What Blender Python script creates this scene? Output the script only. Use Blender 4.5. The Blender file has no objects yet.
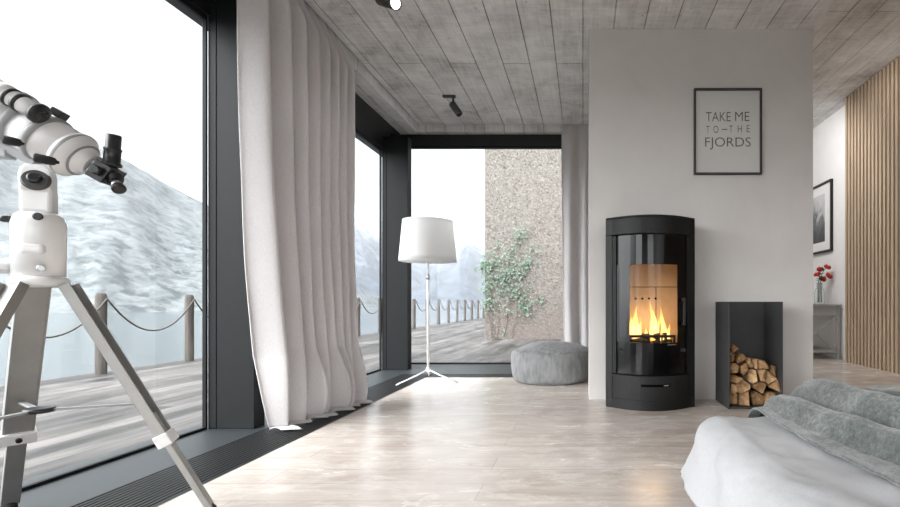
import bpy, bmesh, math, random
from mathutils import Vector, Matrix, noise
R = math.radians
PI = math.pi
scene = bpy.context.scene
COL = scene.collection
rnd = random.Random(7)

# ------------------------------------------------------------------ helpers
class MB:
    """collects shapes into one mesh; every shape can carry a material slot"""
    def __init__(s):
        s.v = []; s.f = []; s.m = []; s.sm = []
    def add(s, vs, fs, mi=0, smooth=False):
        o = len(s.v)
        s.v += [tuple(p) for p in vs]
        for f in fs:
            s.f.append([i + o for i in f]); s.m.append(mi); s.sm.append(smooth)
    def box(s, x0, x1, y0, y1, z0, z1, mi=0, M=None):
        vs = [Vector((x, y, z)) for z in (z0, z1) for y in (y0, y1) for x in (x0, x1)]
        if M is not None: vs = [M @ p for p in vs]
        s.add(vs, [(0,2,3,1),(4,5,7,6),(0,1,5,4),(2,6,7,3),(0,4,6,2),(1,3,7,5)], mi)
    def lathe(s, prof, origin=(0,0,0), axis=(0,0,1), n=32, mi=0, smooth=True, caps=True, sq=None):
        """prof = [(radius, height)] along axis"""
        a = Vector(axis).normalized(); o = Vector(origin)
        t = Vector((0,0,1)) if abs(a.z) < .9 else Vector((1,0,0))
        u = t.cross(a).normalized(); w = a.cross(u)
        if sq is None: sq = (1, 1)
        vs = []
        for r, h in prof:
            for k in range(n):
                th = 2*PI*k/n
                vs.append(o + a*h + u*(r*math.cos(th)*sq[0]) + w*(r*math.sin(th)*sq[1]))
        fs = []
        for j in range(len(prof)-1):
            for k in range(n):
                k2 = (k+1) % n
                fs.append((j*n+k, j*n+k2, (j+1)*n+k2, (j+1)*n+k))
        s.add(vs, fs, mi, smooth)
        if caps:
            if prof[0][0] > 1e-5: s.add(vs[:n], [tuple(reversed(range(n)))], mi)
            if prof[-1][0] > 1e-5: s.add(vs[-n:], [tuple(range(n))], mi)
    def cyl(s, p0, p1, r, r1=None, n=16, mi=0, smooth=True):
        p0 = Vector(p0); p1 = Vector(p1); d = p1 - p0
        s.lathe([(r, 0), (r if r1 is None else r1, d.length)], p0, d, n, mi, smooth)
    def tube(s, pts, r, n=8, mi=0, caps=True):
        pts = [Vector(p) for p in pts]; vs = []; prev = None
        for i, p in enumerate(pts):
            d = (pts[min(i+1, len(pts)-1)] - pts[max(i-1, 0)]).normalized()
            if prev is None:
                t = Vector((0,0,1)) if abs(d.z) < .9 else Vector((1,0,0)); u = t.cross(d).normalized()
            else:
                u = (prev - d*prev.dot(d)).normalized()
            prev = u; w = d.cross(u)
            rr = r[i] if isinstance(r, (list, tuple)) else r
            for k in range(n):
                th = 2*PI*k/n; vs.append(p + u*rr*math.cos(th) + w*rr*math.sin(th))
        fs = []
        for j in range(len(pts)-1):
            for k in range(n):
                k2 = (k+1) % n; fs.append((j*n+k, j*n+k2, (j+1)*n+k2, (j+1)*n+k))
        s.add(vs, fs, mi, True)
        if caps:
            s.add(vs[:n], [tuple(reversed(range(n)))], mi); s.add(vs[-n:], [tuple(range(n))], mi)
    def bar(s, p0, p1, w, t, up=(0,0,1), mi=0):
        """rectangular bar from p0 to p1; w across 'up x dir', t along up"""
        p0 = Vector(p0); p1 = Vector(p1); d = (p1-p0).normalized()
        u = d.cross(Vector(up)).normalized(); n = u.cross(d).normalized()
        vs = [p + u*(a*w/2) + n*(b*t/2) for p in (p0, p1) for b in (-1, 1) for a in (-1, 1)]
        s.add(vs, [(0,2,3,1),(4,5,7,6),(0,1,5,4),(2,6,7,3),(0,4,6,2),(1,3,7,5)], mi)
    def prism(s, poly, z0, z1, mi=0, smooth=False, M=None, cap_mi=None):
        n = len(poly)
        vs = [Vector((x, y, z)) for z in (z0, z1) for x, y in poly]
        if M is not None: vs = [M @ p for p in vs]
        s.add(vs, [(k, (k+1) % n, n+(k+1) % n, n+k) for k in range(n)], mi, smooth)
        c = mi if cap_mi is None else cap_mi
        s.add(vs, [tuple(reversed(range(n))), tuple(range(n, 2*n))], c)
    def grid(s, fn, nu, nv, mi=0, smooth=True, closed_u=False):
        vs = [fn(i/nu if not closed_u else i/nu, j/nv) for j in range(nv+1) for i in range(nu + (0 if closed_u else 1))]
        W = nu if closed_u else nu+1
        fs = []
        for j in range(nv):
            for i in range(nu):
                i2 = (i+1) % W if closed_u else i+1
                fs.append((j*W+i, j*W+i2, (j+1)*W+i2, (j+1)*W+i))
        s.add(vs, fs, mi, smooth)
    def ball(s, c, r, n=16, mi=0, sc=(1,1,1)):
        c = Vector(c)
        def fn(u, v):
            th = 2*PI*u; ph = PI*v
            return c + Vector((r*sc[0]*math.sin(ph)*math.cos(th), r*sc[1]*math.sin(ph)*math.sin(th), -r*sc[2]*math.cos(ph)))
        s.grid(fn, n, n//2, mi, True, True)
    def build(s, name, mats, parent=None, bevel=0, solid=0, sub=0, seg=2, center=True, offset=0):
        me = bpy.data.meshes.new(name)
        org = Vector((0,0,0))
        if center and parent is None and s.v:
            lo = [min(p[i] for p in s.v) for i in range(3)]; hi = [max(p[i] for p in s.v) for i in range(3)]
            org = Vector(((lo[0]+hi[0])/2, (lo[1]+hi[1])/2, lo[2]))
        me.from_pydata([tuple(Vector(p)-org) for p in s.v], [], s.f)
        if not isinstance(mats, (list, tuple)): mats = [mats]
        for m in mats: me.materials.append(m)
        for p, mi, sm in zip(me.polygons, s.m, s.sm):
            p.material_index = mi; p.use_smooth = sm
        bm = bmesh.new(); bm.from_mesh(me)
        bmesh.ops.remove_doubles(bm, verts=bm.verts, dist=1e-5)
        bmesh.ops.recalc_face_normals(bm, faces=bm.faces)
        bm.to_mesh(me); bm.free()
        o = bpy.data.objects.new(name, me); COL.objects.link(o)
        if parent is not None:
            o.parent = parent
            # vertices are given in world space: bring them into the parent's frame
            par = parent; inv = WORLD.get(par.name, Matrix()).inverted()
            me.transform(inv); WORLD[o.name] = WORLD.get(par.name, Matrix())
        else:
            o.location = org; WORLD[o.name] = Matrix.Translation(org)
        if bevel:
            b = o.modifiers.new('bevel', 'BEVEL'); b.width = bevel; b.segments = seg; b.limit_method = 'ANGLE'; b.angle_limit = R(40)
        if solid:
            b = o.modifiers.new('solid', 'SOLIDIFY'); b.thickness = solid; b.offset = offset
        if sub:
            b = o.modifiers.new('sub', 'SUBSURF'); b.levels = sub; b.render_levels = sub
        return o
WORLD = {}
def tag(o, label=None, cat=None, group=None, kind=None):
    if label: o['label'] = label
    if cat: o['category'] = cat
    if group: o['group'] = group
    if kind: o['kind'] = kind
    return o
def empty(name, loc, label=None, cat=None, group=None, kind=None):
    o = bpy.data.objects.new(name, None); COL.objects.link(o)
    o.location = loc; o.empty_display_size = .1
    WORLD[o.name] = Matrix.Translation(Vector(loc))
    return tag(o, label, cat, group, kind)
def copy_tree(o, parent=None):
    c = o.copy(); COL.objects.link(c); c.parent = parent
    for ch in list(o.children): copy_tree(ch, c)
    return c
# the photograph's projection, to turn measured pixels into places
F, CX, CY, EYE = 480.0, 583.0, 302.0, 0.64
def at(px, py, Y): return Vector(((px-CX)*Y/F, Y, EYE-(py-CY)*Y/F))

# ------------------------------------------------------------------ materials
def srgb(r, g, b):
    f = lambda c: (c/255)/12.92 if c/255 <= .04045 else ((c/255+.055)/1.055)**2.4
    return (f(r), f(g), f(b), 1)
class NT:
    def __init__(s, mat):
        s.t = mat.node_tree; s.n = s.t.nodes; s.l = s.t.links
    def node(s, typ, **kw):
        nd = s.n.new(typ)
        for k, v in kw.items():
            if hasattr(nd, k) and not k.startswith('in_'): setattr(nd, k, v)
        return nd
    def link(s, a, b): s.l.new(a, b)
    def coord(s, kind='Object', scale=(1,1,1), rot=(0,0,0), loc=(0,0,0)):
        tc = s.n.new('ShaderNodeTexCoord'); mp = s.n.new('ShaderNodeMapping')
        s.link(tc.outputs[kind], mp.inputs[0])
        mp.inputs['Scale'].default_value = scale; mp.inputs['Rotation'].default_value = rot; mp.inputs['Location'].default_value = loc
        return mp.outputs[0]
    def pos(s, scale=(1,1,1), rot=(0,0,0), loc=(0,0,0)):
        g = s.n.new('ShaderNodeNewGeometry'); mp = s.n.new('ShaderNodeMapping')
        s.link(g.outputs['Position'], mp.inputs[0])
        mp.inputs['Scale'].default_value = scale; mp.inputs['Rotation'].default_value = rot; mp.inputs['Location'].default_value = loc
        return mp.outputs[0]
    def noise(s, vec, scale=5, detail=4, rough=.55, dist=0):
        n = s.n.new('ShaderNodeTexNoise'); s.link(vec, n.inputs['Vector'])
        n.inputs['Scale'].default_value = scale; n.inputs['Detail'].default_value = detail
        n.inputs['Roughness'].default_value = rough; n.inputs['Distortion'].default_value = dist
        return n.outputs['Fac']
    def vor(s, vec, scale=5, feature='F1', out='Distance'):
        n = s.n.new('ShaderNodeTexVoronoi'); n.feature = feature; s.link(vec, n.inputs['Vector'])
        n.inputs['Scale'].default_value = scale
        return n.outputs[out]
    def ramp(s, fac, stops):
        n = s.n.new('ShaderNodeValToRGB'); s.link(fac, n.inputs[0])
        el = n.color_ramp.elements
        while len(el) < len(stops): el.new(.5)
        for e, (p, c) in zip(el, stops): e.position = p; e.color = c if len(c) == 4 else (*c, 1)
        return n.outputs[0]
    def mix(s, fac, a, b, mode='MIX'):
        n = s.n.new('ShaderNodeMix'); n.data_type = 'RGBA'; n.blend_type = mode
        for sock, v in ((n.inputs[0], fac), (n.inputs[6], a), (n.inputs[7], b)):
            if hasattr(v, 'is_linked'): s.link(v, sock)
            else: sock.default_value = v
        return n.outputs[2]
    def math(s, op, a, b=0, clamp=False):
        n = s.n.new('ShaderNodeMath'); n.operation = op; n.use_clamp = clamp
        for sock, v in ((n.inputs[0], a), (n.inputs[1], b)):
            if hasattr(v, 'is_linked'): s.link(v, sock)
            else: sock.default_value = v
        return n.outputs[0]
    def bump(s, h, strength=.3, dist=.01, normal=None):
        n = s.n.new('ShaderNodeBump'); s.link(h, n.inputs['Height'])
        n.inputs['Strength'].default_value = strength; n.inputs['Distance'].default_value = dist
        if normal is not None: s.link(normal, n.inputs['Normal'])
        return n.outputs[0]
def g(v): return (v, v, v, 1)
def newmat(name):
    m = bpy.data.materials.new(name); m.use_nodes = True
    return m, NT(m), m.node_tree.nodes['Principled BSDF']
def setp(b, nt, color=None, rough=None, metal=None, normal=None, spec=None, coat=None, sheen=None):
    def put(k, v):
        if v is None: return
        if hasattr(v, 'is_linked'): nt.link(v, b.inputs[k])
        else: b.inputs[k].default_value = v
    put('Base Color', color); put('Roughness', rough); put('Metallic', metal); put('Normal', normal)
    put('Specular IOR Level', spec); put('Coat Weight', coat); put('Sheen Weight', sheen)
def simple(name, col, rough=.5, metal=0, var=.06, nscale=30, bump=0, spec=None, coat=None):
    m, nt, b = newmat(name)
    n = nt.noise(nt.coord(), nscale, 4)
    lo = tuple(c*(1-var) for c in col[:3]); hi = tuple(min(1, c*(1+var)) for c in col[:3])
    c = nt.ramp(n, [(.3, lo), (.7, hi)])
    setp(b, nt, c, rough, metal, nt.bump(n, bump, .003) if bump else None, spec, coat)
    return m
MAT = {}
def M_(k): return MAT[k]

# plain ones
MAT['plaster_white'] = simple('plaster_white', srgb(232, 231, 230), .8, var=.02, nscale=8)
MAT['plaster_room'] = simple('plaster_room', srgb(205, 203, 200), .8, var=.03, nscale=6)
MAT['frame_dark'] = simple('frame_dark', srgb(28, 30, 31), .5, .0, var=.08, nscale=14, spec=.15)
MAT['frame_black'] = simple('frame_black', srgb(30, 31, 32), .45, .2)
MAT['grille_black'] = simple('grille_black', srgb(46, 47, 48), .45, .2)
MAT['pit_black'] = simple('pit_black', srgb(8, 8, 8), .9, spec=.03)
MAT['sill_metal'] = simple('sill_metal', srgb(46, 51, 53), .45, .1, var=.03)
MAT['white_paint'] = simple('white_paint', srgb(232, 232, 231), .35, var=.01)
MAT['scope_white'] = simple('scope_white', srgb(236, 236, 236), .22, var=.015, coat=.5)
MAT['scope_grey'] = simple('scope_grey', srgb(150, 151, 152), .4, var=.02)
MAT['black_plastic'] = simple('black_plastic', srgb(34, 34, 36), .35, var=.1)
MAT['black_rubber'] = simple('black_rubber', srgb(28, 28, 28), .7)
MAT['steel'] = simple('steel', srgb(190, 191, 192), .25, .9, var=.04)
MAT['alu_leg'] = simple('alu_leg', srgb(158, 157, 154), .4, .55, var=.05, nscale=20)
MAT['sticker_blue'] = simple('sticker_blue', srgb(150, 190, 215), .5)
MAT['lens_black'] = simple('lens_black', srgb(16, 17, 20), .08)
MAT['stove_black'] = simple('stove_black', srgb(27, 27, 27), .5, .0, var=.05, nscale=60, bump=.05, spec=.3)
MAT['stove_print'] = simple('stove_print', srgb(7, 7, 8), .12, spec=.3, var=.0)
MAT['box_steel'] = simple('box_steel', srgb(58, 58, 59), .6, .1, var=.1, nscale=10)
MAT['poster_paper'] = simple('poster_paper', srgb(212, 210, 208), .7, var=.01)
MAT['poster_ink'] = simple('poster_ink', srgb(92, 92, 92), .8)
MAT['picture_frame'] = simple('picture_frame', srgb(58, 57, 56), .5)
MAT['spot_grey'] = simple('spot_grey', srgb(78, 78, 79), .45, .3)
MAT['console_paint'] = simple('console_paint', srgb(150, 148, 145), .5, var=.05)
MAT['stem_green'] = simple('stem_green', srgb(70, 105, 65), .6)
MAT['leaf_green'] = simple('leaf_green', srgb(76, 96, 78), .55, var=.25, nscale=12)
MAT['petal_red'] = simple('petal_red', srgb(190, 48, 34), .5, var=.25, nscale=25)
MAT['rope'] = simple('rope', srgb(74, 70, 67), .9, var=.2)
MAT['firebrick'] = simple('firebrick', srgb(205, 178, 145), .9, var=.08, nscale=14)
MAT['ember'] = simple('ember', srgb(40, 30, 25), .9, var=.4)
MAT['mattress'] = simple('mattress', srgb(225, 224, 222), .9)

def mat_chimney():
    m, nt, b = newmat('chimney_plaster')
    n1 = nt.noise(nt.pos(), 2.2, 6, .6, .4); n2 = nt.noise(nt.pos(), 40, 3)
    c = nt.ramp(n1, [(.3, srgb(208, 204, 201)), (.7, srgb(218, 215, 212))])
    setp(b, nt, c, .62, normal=nt.bump(n2, .08, .004)); return m
MAT['chimney'] = mat_chimney()

def mat_ceiling():
    m, nt, b = newmat('board_formed_concrete')
    v = nt.pos(rot=(0, 0, R(90)))
    br = nt.n.new('ShaderNodeTexBrick'); nt.link(v, br.inputs['Vector'])
    br.inputs['Scale'].default_value = 1; br.inputs['Brick Width'].default_value = 3.6; br.inputs['Row Height'].default_value = .2
    br.inputs['Mortar Size'].default_value = .004; br.inputs['Mortar Smooth'].default_value = .9; br.inputs['Bias'].default_value = 0
    br.offset = .37; br.offset_frequency = 2
    br.inputs['Color1'].default_value = g(.4); br.inputs['Color2'].default_value = g(.6); br.inputs['Mortar'].default_value = g(.1)
    saw = nt.noise(nt.pos(scale=(4.5, 34, 1)), 1.0, 6, .75, .9)      # saw marks across the boards
    grain = nt.noise(nt.pos(scale=(40, 2.5, 1)), 1.0, 4, .6, .8)
    blot = nt.noise(nt.pos(), 3.2, 6, .65, .5)
    pits = nt.ramp(nt.vor(nt.pos(scale=(1, .7, 1)), 9), [(.0, g(0)), (.035, g(0)), (.07, g(1))])
    tone = nt.mix(.36, br.outputs['Color'], saw)
    tone = nt.mix(.24, tone, grain); tone = nt.mix(.36, tone, blot)
    c = nt.ramp(tone, [(.38, srgb(160, 158, 156)), (.46, srgb(212, 210, 209)), (.54, srgb(236, 235, 234)), (.62, srgb(250, 249, 248))])
    c = nt.mix(nt.math('MULTIPLY', br.outputs['Fac'], nt.ramp(nt.noise(nt.pos(), 1.1, 3), [(.42, g(.03)), (.62, g(.42))])), c, srgb(120, 116, 113))
    c = nt.mix(nt.math('MULTIPLY', nt.math('SUBTRACT', 1, pits), .5), c, srgb(95, 92, 89))
    h = nt.math('ADD', nt.math('MULTIPLY', saw, .5), nt.math('MULTIPLY', br.outputs['Color'], 1.0))
    h = nt.math('SUBTRACT', h, nt.math('MULTIPLY', br.outputs['Fac'], .6))
    setp(b, nt, c, .85, normal=nt.bump(h, .8, .012)); return m
MAT['ceiling'] = mat_ceiling()

def mat_floor():
    m, nt, b = newmat('whitewashed_planks')
    v = nt.pos(loc=(.35, .05, 0))
    br = nt.n.new('ShaderNodeTexBrick'); nt.link(v, br.inputs['Vector'])
    br.inputs['Scale'].default_value = 1; br.inputs['Brick Width'].default_value = 1.9; br.inputs['Row Height'].default_value = .145
    br.inputs['Mortar Size'].default_value = .0026; br.inputs['Mortar Smooth'].default_value = .3; br.inputs['Bias'].default_value = 0
    br.offset = .41; br.offset_frequency = 2
    br.inputs['Color1'].default_value = g(.38); br.inputs['Color2'].default_value = g(.62); br.inputs['Mortar'].default_value = g(.5)
    blot = nt.noise(nt.pos(scale=(1.1, 2.6, 1)), 2.4, 7, .68, .9)
    grain = nt.noise(nt.pos(scale=(1.6, 30, 1)), 1.6, 5, .6, .7)
    fleck = nt.noise(nt.pos(scale=(1.6, 3.4, 1)), 3.5, 7, .8, .5)
    tone = nt.mix(.58, br.outputs['Color'], blot); tone = nt.mix(.14, tone, grain)
    c = nt.ramp(tone, [(.32, srgb(168, 152, 140)), (.47, srgb(192, 181, 172)), (.62, srgb(208, 200, 193))])
    c = nt.mix(nt.ramp(fleck, [(.5, g(0)), (.62, g(.55))]), c, srgb(222, 216, 210))
    c = nt.mix(nt.math('MULTIPLY', br.outputs['Fac'], .38), c, srgb(140, 122, 108))
    r = nt.ramp(blot, [(.3, g(.15)), (.7, g(.3))])
    h = nt.math('SUBTRACT', nt.math('MULTIPLY', grain, .25), br.outputs['Fac'])
    setp(b, nt, c, r, normal=nt.bump(h, .12, .003), spec=.5); return m
MAT['floor'] = mat_floor()

def mat_deck():
    m, nt, b = newmat('weathered_deck')
    v = nt.pos(rot=(0, 0, R(90)))
    br = nt.n.new('ShaderNodeTexBrick'); nt.link(v, br.inputs['Vector'])
    br.inputs['Scale'].default_value = 1; br.inputs['Brick Width'].default_value = 3.4; br.inputs['Row Height'].default_value = .145
    br.inputs['Mortar Size'].default_value = .006; br.inputs['Bias'].default_value = 0
    br.offset = .43; br.offset_frequency = 2
    br.inputs['Color1'].default_value = g(.2); br.inputs['Color2'].default_value = g(.8); br.inputs['Mortar'].default_value = g(.1)
    streak = nt.noise(nt.pos(scale=(9, .6, 1)), 1.3, 6, .65, .8)
    blot = nt.noise(nt.pos(scale=(1.2, .5, 1)), 1.4, 6, .65, 1.0)
    tone = nt.mix(.6, br.outputs['Color'], streak); tone = nt.mix(.5, tone, blot)
    c = nt.ramp(tone, [(.40, srgb(30, 28, 27)), (.48, srgb(60, 58, 56)), (.55, srgb(82, 79, 77)), (.63, srgb(104, 100, 97))])
    c = nt.mix(nt.math('MULTIPLY', br.outputs['Fac'], .8), c, srgb(58, 54, 50))
    setp(b, nt, c, nt.ramp(blot, [(.35, g(.45)), (.65, g(.8))]), normal=nt.bump(streak, .3, .006)); return m
MAT['deck'] = mat_deck()

def mat_wood_post():
    m, nt, b = newmat('weathered_post')
    n = nt.noise(nt.coord(scale=(12, 12, 1.2)), 2.5, 5, .6, .5)
    c = nt.ramp(n, [(.3, srgb(52, 47, 43)), (.7, srgb(92, 86, 81))])
    setp(b, nt, c, .85, normal=nt.bump(n, .4, .004)); return m
MAT['post_wood'] = mat_wood_post()

def mat_slats():
    m, nt, b = newmat('oak_slats')
    n = nt.noise(nt.pos(scale=(18, 18, 1.1)), 2.2, 5, .6, .6)
    n2 = nt.noise(nt.pos(scale=(1, 12.5, .05)), 1.0, 2)
    c = nt.ramp(nt.mix(.4, n, n2), [(.3, srgb(160, 138, 115)), (.7, srgb(196, 175, 151))])
    setp(b, nt, c, .5, normal=nt.bump(n, .1, .002)); return m
MAT['slat_oak'] = mat_slats()
MAT['slat_back'] = simple('slat_back', srgb(40, 34, 29), .8)

def mat_aggregate():
    m, nt, b = newmat('exposed_aggregate')
    v = nt.pos()
    d = nt.vor(v, 32); cc = nt.vor(v, 32, 'F1', 'Color'); v2 = nt.vor(nt.pos(loc=(3, 1, 2)), 48, 'F1', 'Color')
    sep = nt.n.new('ShaderNodeSeparateColor'); nt.link(cc, sep.inputs[0])
    sep2 = nt.n.new('ShaderNodeSeparateColor'); nt.link(v2, sep2.inputs[0])
    c = nt.ramp(sep.outputs[0], [(0, srgb(44, 40, 36)), (.14, srgb(86, 78, 66)), (.26, srgb(94, 89, 83)), (.8, srgb(106, 102, 97)), (1, srgb(130, 126, 120))])
    c2 = nt.ramp(sep2.outputs[0], [(0, srgb(58, 52, 47)), (.25, srgb(90, 85, 79)), (1, srgb(112, 108, 103))])
    c = nt.mix(.4, c, c2)
    stain = nt.noise(nt.pos(scale=(1, 1, .35)), 1.3, 5, .6, .6)
    zz = nt.n.new('ShaderNodeSeparateXYZ'); nt.link(nt.pos(), zz.inputs[0])
    low = nt.math('MULTIPLY', nt.ramp(stain, [(.4, g(0)), (.62, g(1))]), nt.ramp(zz.outputs[2], [(.0, g(.75)), (1, g(.1))]))
    c = nt.mix(low, c, srgb(104, 92, 87))
    setp(b, nt, c, .85, normal=nt.bump(d, .35, .02)); return m
MAT['aggregate'] = mat_aggregate()

def mat_fabric(name, c0, c1, trans=.25, scale=300, weave=.12, big=2.0):
    m, nt, b = newmat(name)
    w1 = nt.noise(nt.coord(scale=(1, 1, .25)), scale, 2); n2 = nt.noise(nt.coord(), big, 4)
    c = nt.ramp(nt.mix(.4, w1, n2), [(.35, c0), (.65, c1)])
    setp(b, nt, c, .9, normal=nt.bump(w1, weave, .001), spec=.15, sheen=.15)
    if trans:
        t = nt.n.new('ShaderNodeBsdfTranslucent'); nt.link(c, t.inputs[0])
        mx = nt.n.new('ShaderNodeMixShader'); mx.inputs[0].default_value = trans
        nt.link(b.outputs[0], mx.inputs[1]); nt.link(t.outputs[0], mx.inputs[2])
        nt.link(mx.outputs[0], nt.n['Material Output'].inputs[0])
    return m
MAT['curtain'] = mat_fabric('curtain_linen', srgb(216, 212, 212), srgb(230, 227, 227), .22)
MAT['duvet'] = mat_fabric('duvet_cotton', srgb(166, 166, 168), srgb(178, 178, 180), 0, 250, .06)
MAT['shade'] = mat_fabric('lamp_shade_fabric', srgb(246, 246, 245), srgb(250, 250, 250), .5)
MAT['pouf'] = mat_fabric('pouf_velvet', srgb(118, 119, 120), srgb(150, 151, 152), 0, 40, .15, 9)
def mat_throw():
    m, nt, b = newmat('wool_throw')
    f = nt.noise(nt.coord(), 95, 5, .75); n2 = nt.noise(nt.coord(), 9, 5, .6)
    c = nt.ramp(nt.mix(.45, f, n2), [(.36, srgb(62, 67, 65)), (.5, srgb(94, 98, 96)), (.66, srgb(138, 141, 138))])
    setp(b, nt, c, .95, normal=nt.bump(f, .6, .004), spec=.1, sheen=.4); return m
MAT['throw'] = mat_throw()

def mat_window_glass(IOR=1.42, ROUGH=0):
    m, nt, b = newmat('window_glass')
    nt.n.remove(b)
    tr = nt.n.new('ShaderNodeBsdfTransparent'); gl = nt.n.new('ShaderNodeBsdfGlossy'); gl.inputs['Roughness'].default_value = ROUGH
    tr.inputs[0].default_value = (.96, .97, .97, 1)
    ge = nt.n.new('ShaderNodeNewGeometry'); dt = nt.n.new('ShaderNodeVectorMath'); dt.operation = 'DOT_PRODUCT'
    nt.link(ge.outputs['Normal'], dt.inputs[0]); nt.link(ge.outputs['Incoming'], dt.inputs[1])
    f0 = ((IOR-1)/(IOR+1))**2          # Schlick reflectance of a thin pane, the same from both sides
    k5 = nt.math('POWER', nt.math('SUBTRACT', 1, nt.math('ABSOLUTE', dt.outputs['Value']), True), 5)
    fr = nt.math('ADD', nt.math('MULTIPLY', k5, 1-f0), f0)
    mx = nt.n.new('ShaderNodeMixShader'); nt.link(fr, mx.inputs[0]); nt.link(tr.outputs[0], mx.inputs[1]); nt.link(gl.outputs[0], mx.inputs[2])
    nt.link(mx.outputs[0], nt.n['Material Output'].inputs[0]); return m
MAT['glass'] = mat_window_glass()
def mat_stove_glass():
    m = mat_window_glass(1.22, .12); m.name = 'stove_glass'
    for n in m.node_tree.nodes:
        if n.type == 'BSDF_TRANSPARENT': n.inputs[0].default_value = (.86, .83, .8, 1)
    return m
MAT['stove_glass'] = mat_stove_glass()
def mat_flame():
    m, nt, b = newmat('flame'); nt.n.remove(b)
    co = nt.coord('Generated'); sx = nt.n.new('ShaderNodeSeparateXYZ'); nt.link(co, sx.inputs[0])
    c = nt.ramp(sx.outputs[2], [(0, (1, .42, .08, 1)), (.3, (1, .66, .22, 1)), (.7, (1, .5, .1, 1)), (1, (1, .25, .03, 1))])
    em = nt.n.new('ShaderNodeEmission'); nt.link(c, em.inputs[0]); em.inputs[1].default_value = 2.6
    tr = nt.n.new('ShaderNodeBsdfTransparent')
    n1 = nt.noise(nt.coord('Object', scale=(30, 30, 9)), 1.2, 3)
    fac = nt.math('MULTIPLY', nt.ramp(n1, [(.38, g(.05)), (.56, g(.95))]), nt.ramp(sx.outputs[2], [(0, g(.9)), (.5, g(.75)), (1, g(.12))]))
    mx = nt.n.new('ShaderNodeMixShader'); nt.link(fac, mx.inputs[0]); nt.link(tr.outputs[0], mx.inputs[1]); nt.link(em.outputs[0], mx.inputs[2])
    nt.link(mx.outputs[0], nt.n['Material Output'].inputs[0]); return m
MAT['flame'] = mat_flame()
def mat_emit(name, col, s):
    m, nt, b = newmat(name)
    b.inputs['Base Color'].default_value = col; b.inputs['Emission Color'].default_value = col; b.inputs['Emission Strength'].default_value = s
    return m
MAT['spot_lit'] = mat_emit('spot_lit', (1, .98, .95, 1), 4)
def mat_log_end():
    m, nt, b = newmat('log_end_grain')
    n = nt.noise(nt.coord(scale=(1, .3, 1)), 45, 5, .65, .6); n2 = nt.noise(nt.coord(), 9, 3)
    oi = nt.n.new('ShaderNodeObjectInfo')
    tn = nt.math('ADD', nt.mix(.5, n, n2), nt.math('MULTIPLY', nt.math('SUBTRACT', oi.outputs['Random'], .5), .16))
    c = nt.ramp(tn, [(.34, srgb(96, 68, 44)), (.5, srgb(158, 122, 84)), (.66, srgb(202, 168, 126))])
    setp(b, nt, c, .8, normal=nt.bump(n, .5, .004)); return m
MAT['log_end'] = mat_log_end()
def mat_bark():
    m, nt, b = newmat('log_bark')
    n = nt.noise(nt.coord(scale=(1, .25, 1)), 60, 5, .7, .6)
    c = nt.ramp(n, [(.3, srgb(66, 48, 34)), (.7, srgb(128, 100, 74))])
    setp(b, nt, c, .9, normal=nt.bump(n, .7, .006)); return m
MAT['bark'] = mat_bark()
def mat_water():
    m, nt, b = newmat('fjord_water')
    n = nt.noise(nt.pos(scale=(1, .5, 1)), .9, 4, .6)
    setp(b, nt, srgb(76, 83, 86), .14, normal=nt.bump(n, .25, .08)); return m
MAT['water'] = mat_water()
def mat_mountain(name, forest0, forest1, snow_lo, snow_hi, s=1.0, snow=srgb(140, 145, 150), k0=.48, k1=.78):
    m, nt, b = newmat(name)
    cell = nt.n.new('ShaderNodeSeparateColor'); nt.link(nt.vor(nt.pos(), .2*s, 'F1', 'Color'), cell.inputs[0])
    t = nt.mix(.15, nt.noise(nt.pos(), .09*s, 8, .8), cell.outputs[0]); big = nt.noise(nt.pos(scale=(1, 1, .7)), .03*s, 6, .6, .8)
    c = nt.ramp(t, [(.38, forest0), (.62, forest1)])
    zz = nt.n.new('ShaderNodeSeparateXYZ'); nt.link(nt.pos(), zz.inputs[0])
    h = nt.math('ADD', nt.math('MULTIPLY', zz.outputs[2], 1/(snow_hi-snow_lo)), -snow_lo/(snow_hi-snow_lo))
    k = nt.ramp(nt.math('ADD', nt.math('MULTIPLY', h, .6), nt.math('MULTIPLY', nt.mix(.5, big, t), .9)), [(k0, g(0)), (k1, g(.9))])
    c = nt.mix(k, c, snow)
    setp(b, nt, c, .95, spec=.05); return m
MAT['hill'] = mat_mountain('wooded_hillside', srgb(62, 67, 68), srgb(108, 112, 113), 15, 120, 2.2, srgb(112, 116, 118), .35, 1.1)
MAT['peak'] = mat_mountain('snowy_peak', srgb(26, 34, 44), srgb(66, 74, 86), 60, 420, .35)
def mat_photo():
    m, nt, b = newmat('mountain_photo_print')
    co = nt.pos(scale=(1, 3.0, 1.6)); n = nt.noise(co, 2.2, 6, .65, .7)
    zz = nt.n.new('ShaderNodeSeparateXYZ'); nt.link(nt.pos(), zz.inputs[0])
    k = nt.math('ADD', nt.math('MULTIPLY', nt.math('SUBTRACT', zz.outputs[2], 1.33), 1.25), nt.math('MULTIPLY', nt.math('SUBTRACT', n, .5), 1.3))
    c = nt.ramp(k, [(.1, srgb(74, 76, 78)), (.38, srgb(112, 114, 116)), (.5, srgb(178, 180, 182)), (.8, srgb(206, 207, 208))])
    setp(b, nt, c, .6); return m
MAT['photo'] = mat_photo()

# ------------------------------------------------------------------ the place: measures
GX = -1.9            # left glazing plane
Z_LOW, Z_MAIN, Z_RIGHT = 2.37, 2.43, 2.82
SX = -1.61             # sill edge / grille edge
FX = -1.33             # floor edge
GYB = 4.97             # back glazing plane
YF, YG = 4.07, 4.27    # floor edge and grille edge at the back
YN = -6.2              # behind the camera
CHX0, CHX1, CHY0, CHY1 = .04, 1.51, 3.15, 3.55
RX = 2.9               # right wall

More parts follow.
